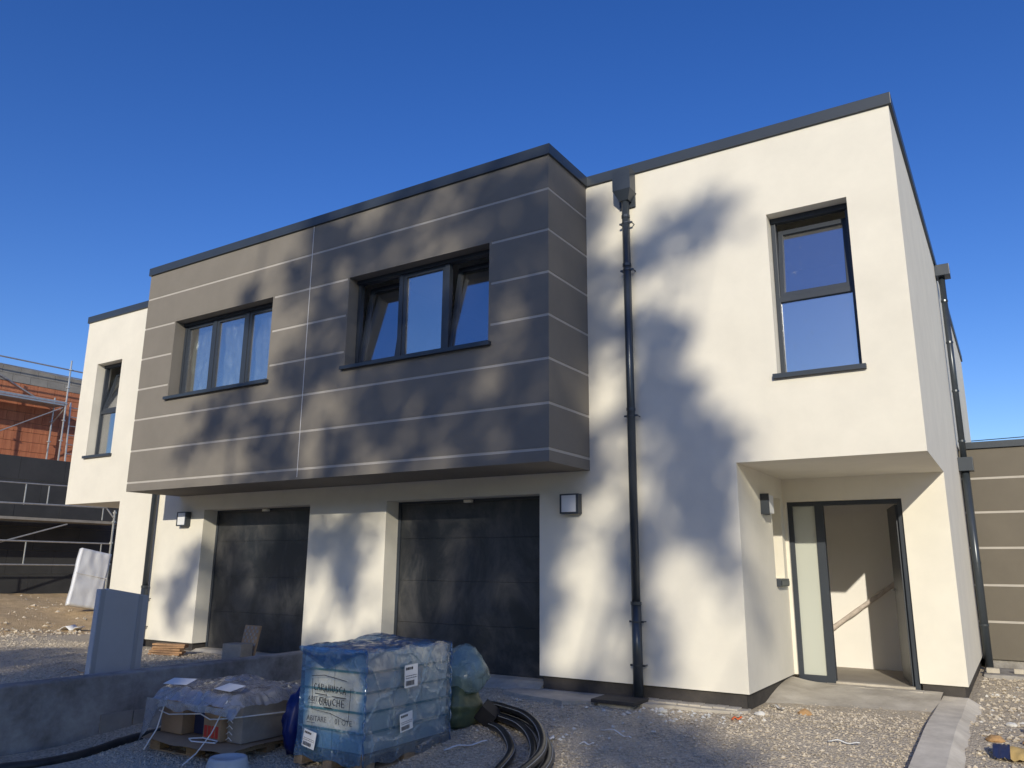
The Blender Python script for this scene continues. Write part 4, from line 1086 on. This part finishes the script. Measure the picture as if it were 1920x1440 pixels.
zz = gz(8.0, -0.5)
obj('navy_side', MB().grid(10, 10, lambda u, v: (7.86 + 0.12 * u, -0.72 + 0.34 * v, zz + 0.02 + 0.07 * math.sin(v * 3.1) + 0.02 * noise.noise(Vector((u * 5, v * 5, 0))))), M_NAVY, bb, smooth=True)
obj('yellow_side', MB().grid(14, 10, lambda u, v: (7.98 + 0.26 * u, -0.72 + 0.34 * v, zz + 0.02 + 0.06 * math.sin(v * 3.1) * (1 - 0.3 * u) + 0.03 * noise.noise(Vector((u * 5 + 1, v * 5, 0))))), M_YEL, bb, smooth=True)

# ------------------------------------------------------------------ unfinished building and scaffold on the left
ub = thing('unfinished_building', (-17, 4, 0.2), 'unfinished building with black lower wall and red terracotta block upper storey', 'building')
XB, XK = -16.0, -15.0
Y0, Y1 = -3.0, 13.0
obj('core', B(-24, XB - 0.03, Y0, Y1, 0, 6.80), M_MORTAR, ub)
obj('ledge', B(XB - 0.029, XK - 0.03, Y0, Y1, 0, 4.13), M_MORTAR, ub)
bh, bl = 0.27, 0.50
for r_ in range(8):
    for c in range(26):
        y0 = Y0 + c * bl + (0.25 if r_ % 2 else 0)
        z0 = 4.135 + r_ * (bh + 0.012)
        dx = 0.006 * random.random()
        obj('brick', B(XB - 0.028, XB + dx, y0 + 0.004, y0 + bl - 0.006, z0, z0 + bh), M_BRICK, ub)
for r_ in range(2):
    for c in range(26):
        y0 = Y0 + c * bl + (0.2 if r_ % 2 else 0); z0 = 4.135 + 8 * (bh + 0.012) + r_ * 0.225
        obj('concrete_block', B(XB - 0.028, XB + 0.012 + 0.006 * random.random(), y0 + 0.004, y0 + bl - 0.005, z0, z0 + 0.218), M_BLOCK, ub)
for r_ in range(6):
    for c in range(12):
        y0 = Y0 + c * 1.25 + (0.6 if r_ % 2 else 0); z0 = 0.30 + r_ * 0.64
        obj('insulation_panel', B(XK - 0.03, XK + 0.008 * random.random(), y0 + 0.003, min(y0 + 1.247, Y1), z0 + 0.003, min(z0 + 0.637, 4.15)), M_BITUM, ub)
obj('joint_foam', B(XK - 0.029, XK - 0.012, Y0, Y1, 0.31, 4.13), M_FOAMY, ub)

sf = thing('scaffold', (-15.2, 3, 4.15), 'galvanised scaffold on the red block building behind the left house', 'scaffold')
def tubeo(name, a, b, r=0.024, par=sf, m=M_GALV): return obj(name, MB().tube([a, b], r, 8), m, par)
for (x, y, z0, z1) in ((-15.3, 3.76, 4.16, 7.2), (-15.85, 3.70, 4.16, 6.1), (-15.3, 1.2, 4.16, 7.0), (-15.85, 1.2, 4.16, 6.1), (-15.3, 6.2, 4.16, 7.2)):
    po = tubeo('pole', (x, y, z0), (x, y, z1))
    for z in (4.75, 5.35, 5.85, 6.35, 6.9):
        if z < z1 - 0.1: obj('coupler', MB().tube([(x, y, z), (x, y, z + 0.03)], 0.055, 8), M_GALV, po)
tubeo('rail', (-15.3, -2.5, 6.88), (-15.3, 8.5, 6.93), 0.022)
tubeo('rail', (-15.85, -2.5, 6.80), (-15.85, 8.5, 6.84), 0.016)
obj('platform', B(-15.9, -15.28, -2.5, 3.72, 5.80, 5.85), M_GALV, sf)
obj('toe_rail', B(-15.29, -15.26, -2.5, 3.72, 5.86, 5.92), M_GALV, sf)
tubeo('brace', (-15.32, 3.76, 5.75), (-15.86, 3.70, 5.3), 0.02)
tubeo('brace', (-15.85, 1.2, 6.9), (-15.85, 3.4, 5.9), 0.02)
tubeo('brace', (-15.32, 1.2, 4.3), (-15.32, 3.7, 5.75), 0.015)
ld = thing('ladder', (-15.35, 4.1, 4.16), 'blue grey ladder standing beside the scaffold pole', 'ladder')
for y in (3.96, 4.30): tubeo('stile', (-15.3, y, 4.16), (-15.42, y, 5.95), 0.026, ld, mat('ladder_blue', (0.16, 0.20, 0.32), 0.5) if y > 4 else M_GALV)
for i in range(6): tubeo('rung', (-15.30 - 0.02 * i, 3.96, 4.4 + i * 0.28), (-15.30 - 0.02 * i, 4.30, 4.4 + i * 0.28), 0.015, ld)
s2 = thing('lower_scaffold', (-14, 3, 0.4), 'lower scaffold rails and walkway in front of the black wall', 'scaffold')
for (z0, z1, ya, yb, r) in ((2.70, 2.82, -2.5, 4.65, 0.024), (3.24, 3.35, -2.5, 4.4, 0.018), (1.82, 1.80, -2.5, 4.88, 0.022), (1.22, 1.19, -2.5, 4.3, 0.02)):
    tubeo('rail', (-14, ya, z0), (-14, yb, z1), r, s2)
obj('walkway', B(-14.9, -14.0, -2.5, 5.2, 2.36, 2.43), M_BLOCK, s2)
for (y, z0, z1) in ((4.89, 0.3, 2.75), (-0.6, 0.3, 2.9), (7.0, 0.3, 2.9)):
    po = tubeo('pole', (-13.97, y, z0), (-13.97, y, z1), 0.028, s2)
    for z in (1.2, 1.8, 2.4, 2.66): obj('coupler', MB().tube([(-13.97, y, z), (-13.97, y, z + 0.05)], 0.05, 8), M_GALV, po)
for (y, z0, z1) in ((2.35, 2.75, 3.3), (2.95, 2.78, 3.3), (0.6, 1.22, 1.82), (2.55, 1.21, 1.81), (4.55, 2.45, 2.8), (4.62, 1.4, 1.8)):
    tubeo('upright', (-14, y, z0), (-14, y, z1), 0.017, s2)
tubeo('brace', (-14.05, -2, 0.5), (-14.05, 3.6, 2.3), 0.02, s2)
tubeo('hook', (-14, 4.65, 2.8), (-13.97, 4.86, 2.55), 0.02, s2)

wire = MB().tube([(-30 + 6 * i, 16.0, 4.75 - 0.25 * math.sin(math.pi * ((i % 7) / 7))) for i in range(16)], 0.012, 5)
obj('overhead_wire', wire, M_INK, label='thin dark overhead cable crossing the sky behind the taupe wing', cat='cable', origin=(8, 16, 4.7))
for i, x in enumerate((-30, 40)):
    ps = thing('cable_pole', (x, 16.0, -0.2), 'timber cable pole far ' + ('left' if i == 0 else 'right') + ' behind the houses', 'pole')
    obj('post', MB().tube([(x, 16, -0.2), (x, 16, 5.4)], [0.14, 0.10], 10), M_WOOD, ps)

# ------------------------------------------------------------------ tall trees behind the viewpoint; their crowns throw the dappled shade
DARK=[(-0.66,4.96,0.35,1),(-1.79,4.79,0.21,1),(0.23,5.19,0.48,1),(0.97,5.22,0.39,1),(1.7,5.51,0.38,1),(2.52,5.27,0.5,1),(3.23,4.81,0.37,1),(3.15,5.43,0.31,1),(0.05,4.19,0.47,1),(-0.1,3.59,0.43,1),(0.93,2.85,0.58,1),(1.97,2.94,0.51,1),(2.62,2.58,0.45,1),(3.24,3.02,0.38,1),(3.35,4.01,0.39,1),(1.49,2.32,0.38,1),(-1.32,2.76,0.35,1),(-2.24,2.96,0.37,1),(-0.84,2.45,0.4,1),(0.4,2.29,0.37,1),(3.35,2.39,0.37,1),(-0.72,3.4,0.37,1),(2.87,3.73,0.26,1),(3.07,2.11,0.31,1),(-3.01,2.52,0.17,1),(1.02,4.33,0.45,1),(-0.28,5.63,0.34,1),(1.77,3.91,0.42,1),(2.58,4.26,0.34,1),(2.44,3.46,0.27,1),(1.62,3.3,0.28,1),(0.79,3.62,0.3,1),(-1.74,3.32,0.22,1),(3.42,3.38,0.25,1),(2.89,4.61,0.27,1),(4.16,5.7,0.22,1),(4.69,4.96,0.3,1),(5.11,5.18,0.36,1),(5.58,5.24,0.29,1),(4.14,4.83,0.27,1),(4.08,4.27,0.3,1),(4.23,3.9,0.36,1),(4.9,3.97,0.35,1),(4.82,3.55,0.25,1),(4.45,3.94,0.32,1),(4.01,3.59,0.16,1),(4.14,2.78,0.24,1),(4.9,3.0,0.37,1),(4.77,3.11,0.28,1),(5.17,2.7,0.36,1),(5.58,2.75,0.24,1),(5.52,2.2,0.27,1),(5.18,2.21,0.36,1),(5.23,1.86,0.36,1),(4.87,2.29,0.34,1),(4.66,1.99,0.25,1),(4.13,2.14,0.25,1),(3.77,2.28,0.26,1),(4.81,1.57,0.36,1),(5.5,1.4,0.25,1),(5.16,1.68,0.3,1),(4.18,1.58,0.28,1),(3.62,1.65,0.26,1),(3.4,1.46,0.23,1),(3.43,0.96,0.26,1),(4.34,0.92,0.25,1),(4.56,0.75,0.31,1),(4.8,0.54,0.26,1),(4.73,0.26,0.21,1),(4.48,0.41,0.19,1),(3.39,0.53,0.16,1),(5.61,1.17,0.15,1),(4.51,1.4,0.25,1),(3.62,1.9,0.23,1),(5.23,3.19,0.18,1),(-3.26,1.4,0.22,1),(-3.56,1.1,0.26,1),(-3.8,0.79,0.21,1),(-3.81,0.45,0.23,1),(-4.24,0.83,0.11,1),(-0.06,1.4,0.37,1),(-0.51,1.63,0.34,1),(0.17,1.1,0.25,1),(-0.01,0.81,0.23,1),(0.54,1.69,0.14,1),(-0.57,1.09,0.13,1),(0.02,1.7,0.33,1),(0.15,0.74,0.18,1),(0.59,0.82,0.1,1),(-2.63,1.52,0.29,1),(-1.38,1.68,0.41,1),(-1.57,1.19,0.37,1),(-2.67,0.84,0.39,1),(-1.97,0.37,0.57,1),(-1.13,0.41,0.36,1),(-1.34,1.35,0.27,1),(-2.67,0.34,0.3,1),(1.39,1.81,0.31,1),(2.12,1.58,0.45,1),(2.8,1.65,0.51,1),(3.12,1.25,0.43,1),(2.3,1.24,0.45,1),(1.59,1.3,0.15,1),(2.14,0.9,0.38,1),(2.96,0.79,0.43,1),(1.44,0.39,0.47,1),(2.15,0.3,0.45,1),(2.81,0.27,0.36,1),(1.43,0.74,0.2,1),(2.03,1.8,0.3,1),(2.96,1.78,0.29,1),(5.86,1.08,0.14,0.6),(6.0,0.86,0.16,0.6),(5.77,1.32,0.09,0.6),(2.87,-0.62,0.26,1),(3.35,-0.64,0.28,1),(3.72,-0.61,0.25,1),(3.99,-0.71,0.29,1),(4.42,-0.51,0.3,1),(4.76,-0.64,0.23,1),(4.95,-0.86,0.32,1),(5.16,-1.03,0.3,1),(4.66,-1.2,0.24,1),(4.2,-1.16,0.2,1),(4.46,-0.96,0.21,1),(2.93,-0.34,0.28,1),(3.52,-0.21,0.28,1),(4.05,-0.1,0.28,1),(4.52,-0.13,0.2,1),(5.36,-1.05,0.2,1),(2.43,-0.59,0.27,1),(3.09,-1.33,0.26,0.8),(3.45,-1.39,0.2,0.8),(2.58,-1.28,0.28,0.8),(2.49,-1.59,0.25,0.8),(1.93,-0.54,0.7,1),(2.05,-1.02,0.7,1),(1.45,-0.82,0.7,1),(0.77,-1.2,0.8,1),(-0.03,-1.2,0.8,1),(-0.73,-1.4,0.7,1),(-0.82,-0.8,0.7,1),(-1.23,-1.2,0.7,1),(-1.64,-1.6,0.8,1),(-1.54,-2.1,0.8,1),(-1.91,-0.88,0.6,1),(-1.69,-0.66,0.5,1),(-2.81,-1.28,0.7,1),(-4.19,-1.36,0.7,1),(-5.07,-1.04,0.6,1),(0.86,-2.0,0.9,1),(-0.22,-2.08,0.9,1),(2.12,-1.84,0.9,1),(-0.41,-0.4,0.5,1),(0.34,-0.94,0.7,1),(1.34,-0.94,0.7,1),(0.75,-0.44,0.5,1),(1.71,-0.48,0.5,1),(2.51,-0.48,0.5,1),(2.48,-0.7,0.5,1),(2.27,-1.2,0.5,1),(3.65,2.4,0.26,1),(3.84,2.58,0.26,1),(3.65,2.9,0.26,1),(3.84,3.08,0.26,1),(3.65,3.4,0.26,1),(3.84,3.58,0.26,1),(3.65,3.9,0.26,1),(3.84,4.08,0.26,1),(3.65,4.4,0.26,1),(3.84,4.58,0.26,1),(3.65,4.9,0.26,1),(3.84,5.08,0.26,1),(3.65,5.4,0.26,1),(3.84,5.58,0.26,1)]
LIGHT=[(0.75,5.67,0.24,0.6),(2.09,5.6,0.18,0.6),(1.71,5.28,0.21,0.6),(-0.03,3.89,0.2,0.6),(3.07,3.76,0.16,0.6),(0.42,2.72,0.22,0.6),(-0.05,2.98,0.23,0.6),(-0.62,2.93,0.22,0.6),(2.76,2.95,0.19,0.6),(2.85,2.28,0.19,0.6),(0.89,2.02,0.29,0.6),(-0.35,2.31,0.23,0.6),(2.08,2.08,0.2,0.6),(-1.82,3.0,0.19,0.6),(-1.51,2.42,0.24,0.6),(2.41,4.93,0.18,0.6),(0.21,4.71,0.17,0.6),(1.57,2.55,0.18,0.6),(3.39,2.69,0.15,0.6),(4.04,3.22,0.23,1),(4.3,3.59,0.2,1),(4.35,2.64,0.17,1),(4.81,2.57,0.18,1),(4.05,1.83,0.23,1),(4.33,1.98,0.2,1),(4.76,2.02,0.17,1),(3.9,1.21,0.32,1),(4.03,0.85,0.27,1),(5.04,1.0,0.3,1),(5.15,0.78,0.28,1),(5.02,1.25,0.25,1),(3.96,0.38,0.33,1),(4.46,4.48,0.17,1),(4.48,5.25,0.18,1),(5.33,0.35,0.38,1),(4.34,5.43,0.14,1),(3.46,0.17,0.17,1),(-0.39,0.87,0.2,1),(0.52,1.14,0.19,1),(-0.19,0.43,0.25,1),(0.51,0.61,0.22,1),(-0.51,0.42,0.15,1),(0.52,1.88,0.11,1),(-2.17,1.56,0.27,1),(-2.07,1.23,0.23,1),(-1.26,0.79,0.2,1),(-2.9,1.52,0.14,1),(1.12,1.81,0.13,0.8),(1.72,1.66,0.2,0.8),(1.82,1.34,0.15,0.8),(1.24,0.87,0.21,0.8),(1.88,0.82,0.17,0.8),(2.64,1.04,0.18,0.8),(2.64,0.58,0.15,0.8),(1.2,0.62,0.12,0.8),(2.49,0.19,0.15,0.8),(3.16,-1.08,0.14,0.8),(3.6,-1.06,0.16,0.8),(3.99,-0.94,0.12,0.8),(4.27,-1.28,0.11,0.8),(3.94,-1.28,0.1,0.8),(4.28,-0.31,0.09,0.8),(4.84,-0.19,0.12,0.8),(1.67,-1.1,0.3,0.75),(1.77,-1.35,0.28,0.75),(2.46,-0.65,0.28,0.6),(2.27,-1.23,0.25,0.5),(2.6,-0.86,0.22,0.6),(0.69,-1.13,0.25,0.6),(0.05,-1.22,0.2,0.4),(1.72,-0.38,0.25,0.5)]

def shade(x, z):
    """how much of the sun the foliage takes away, given where the ray would meet the house front"""
    t = 1.0
    for (a, b, r, k) in DARK:
        d = ((x - a) ** 2 + (z - b) ** 2) / (r * r)
        if d < 8: t *= 1 - 0.97 * k * math.exp(-d ** 1.3 * 0.66)
    s = 1 - t
    for (a, b, r, k) in LIGHT:
        d = ((x - a) ** 2 + (z - b) ** 2) / (r * r)
        if d < 6: s *= 1 - 0.97 * k * math.exp(-d * 0.85)
    return s
rt_ = random.Random(11)
M_LEAF = mat('leaf', (0.055, 0.095, 0.03), 0.6, var=0.35, vscale=0.8)
M_BARK = mat('bark', (0.12, 0.095, 0.07), 0.95, var=0.3, vscale=4, bump=0.6)
TREES = [  # foot x, y, distance along the sun ray, span of wall x, label
    (11.6, -30.0, 30.0, (-9, 0.6), 'tall leafy tree behind the viewpoint, left one of the pair'),
    (16.4, -33.0, 33.0, (0.6, 9), 'tall leafy tree behind the viewpoint, right one of the pair'),
]
LEAF_A = 0.0145
for (tx_, ty_, L0, (xa, xb), lab) in TREES:
    tr = thing('broadleaf_tree', (tx_, ty_, -0.5), lab, 'tree', 'trees behind the viewpoint')
    vs, fs = [], []; tips = []
    cell = 0.20
    zc = -7.4
    while zc < 9.0:
        xc = max(xa, -8.0)
        while xc < min(xb, 6.6):
            s = shade(xc + cell / 2, zc + cell / 2)
            if zc > 6.6:                 # rest of the crown above the roof line
                cxm = -1.2 if xa < 0 else 3.0; s = 0.55 * max(0, 1 - ((xc - cxm) / 3.2) ** 2 - ((zc - 2) / 7.5) ** 2)
            elif zc < -1.7:              # lower crown, shading the street side of the yard
                s = max(s, 0.93 * smooth(-1.7, -2.6, zc) * smooth(4.4, 3.2, xc + 0.35 * (zc + 2)))
            lam = -math.log(max(0.004, 1 - min(s, 0.993))) / LEAF_A * cell * cell if s > 0.04 else 0
            n = int(lam) + (1 if rt_.random() < lam - int(lam) else 0)
            for _ in range(n):
                x = xc + rt_.random() * cell; z = zc + rt_.random() * cell
                L = L0 + rt_.gauss(0, 2.0)
                c = Vector((x + KX * L, -L, z + KZ * L))
                a = Vector((rt_.gauss(0, 1), rt_.gauss(0, 1), rt_.gauss(0, .6))).normalized()
                bt = a.cross(Vector((rt_.gauss(0, 1), rt_.gauss(0, 1), rt_.gauss(0, 1)))).normalized()
                l_, w_ = rt_.uniform(.13, .20), rt_.uniform(.075, .12)
                k = len(vs)
                vs += [c - a * l_, c + bt * w_, c + a * l_, c - bt * w_]; fs.append((k, k + 1, k + 2, k + 3))
                if rt_.random() < 0.004: tips.append(c)
            xc += cell
        zc += cell
    mb = MB(); mb.v = [tuple(v) for v in vs]; mb.f = fs
    obj('crown', mb, M_LEAF, tr)
    top = sum((t.z for t in tips), 0) / max(1, len(tips)); mid = sum(tips, Vector()) / max(1, len(tips))
    fork = Vector((mid.x, mid.y, mid.z - 5.5))
    tk = MB().tube([(tx_, ty_, -0.6), (tx_ + .1, ty_, 3), ((tx_ + fork.x) / 2, (ty_ + fork.y) / 2, (3 + fork.z) / 2), tuple(fork), tuple(mid)], [0.48, 0.36, 0.3, 0.24, 0.1], 12)
    obj('trunk', tk, M_BARK, tr, smooth=True)
    lm = MB()
    for t in tips[:40]:
        h = fork.lerp(mid, rt_.random()); kn = h.lerp(t, 0.55) + Vector((0, 0, -0.5))
        lm.tube([h, kn, t], [0.07, 0.045, 0.015], 5)
    obj('limbs', lm, M_BARK, tr)

# unseen row of lower trees, added behind the viewpoint to block low sky light
row0 = None
for i in range(15):
    x = -64 + 9.0 * i + rt_.uniform(-1, 1); y = -43 + rt_.uniform(-1.5, 1.5)
    if row0 is None:
        row0 = thing('added_screen_tree', (x, y, -0.5), 'first leafy tree from the left in the added sky-blocking row behind the viewpoint', 'tree', 'added sky-blocking trees behind the viewpoint')
        vs, fs = [], []
        for _ in range(2600):
            d = Vector((rt_.gauss(0, 1), rt_.gauss(0, 1), rt_.gauss(0, 1))).normalized() * rt_.random() ** 0.4
            lump = 1 + 0.25 * noise.noise(d * 2.2)
            c = Vector((x + d.x * 4.3 * lump, y + d.y * 3.4 * lump, 5.4 + d.z * 4.4 * lump))
            a = Vector((rt_.gauss(0, 1), rt_.gauss(0, 1), rt_.gauss(0, .6))).normalized(); bt = a.cross(Vector((rt_.gauss(0, 1), rt_.gauss(0, 1), 1))).normalized()
            k = len(vs); vs += [c - a * .28, c + bt * .2, c + a * .28, c - bt * .2]; fs.append((k, k + 1, k + 2, k + 3))
        mb = MB(); mb.v = [tuple(v) for v in vs]; mb.f = fs
        obj('crown', mb, M_LEAF, row0)
        obj('trunk', MB().tube([(x, y, -0.6), (x + .1, y, 2), (x, y, 6)], [0.26, 0.2, 0.08], 10), M_BARK, row0, smooth=True)
    else:
        c = copy_tree(row0); c['label'] = ('second third fourth fifth sixth seventh eighth ninth tenth eleventh twelfth thirteenth fourteenth fifteenth'.split())[i - 1] + ' leafy tree from the left in the added sky-blocking row behind the viewpoint'; c.location = (x, y, -0.5); c.rotation_euler = (0, 0, rt_.random() * 6.28); k = rt_.uniform(1.2, 1.42); c.scale = (1.25, 1.2, k)
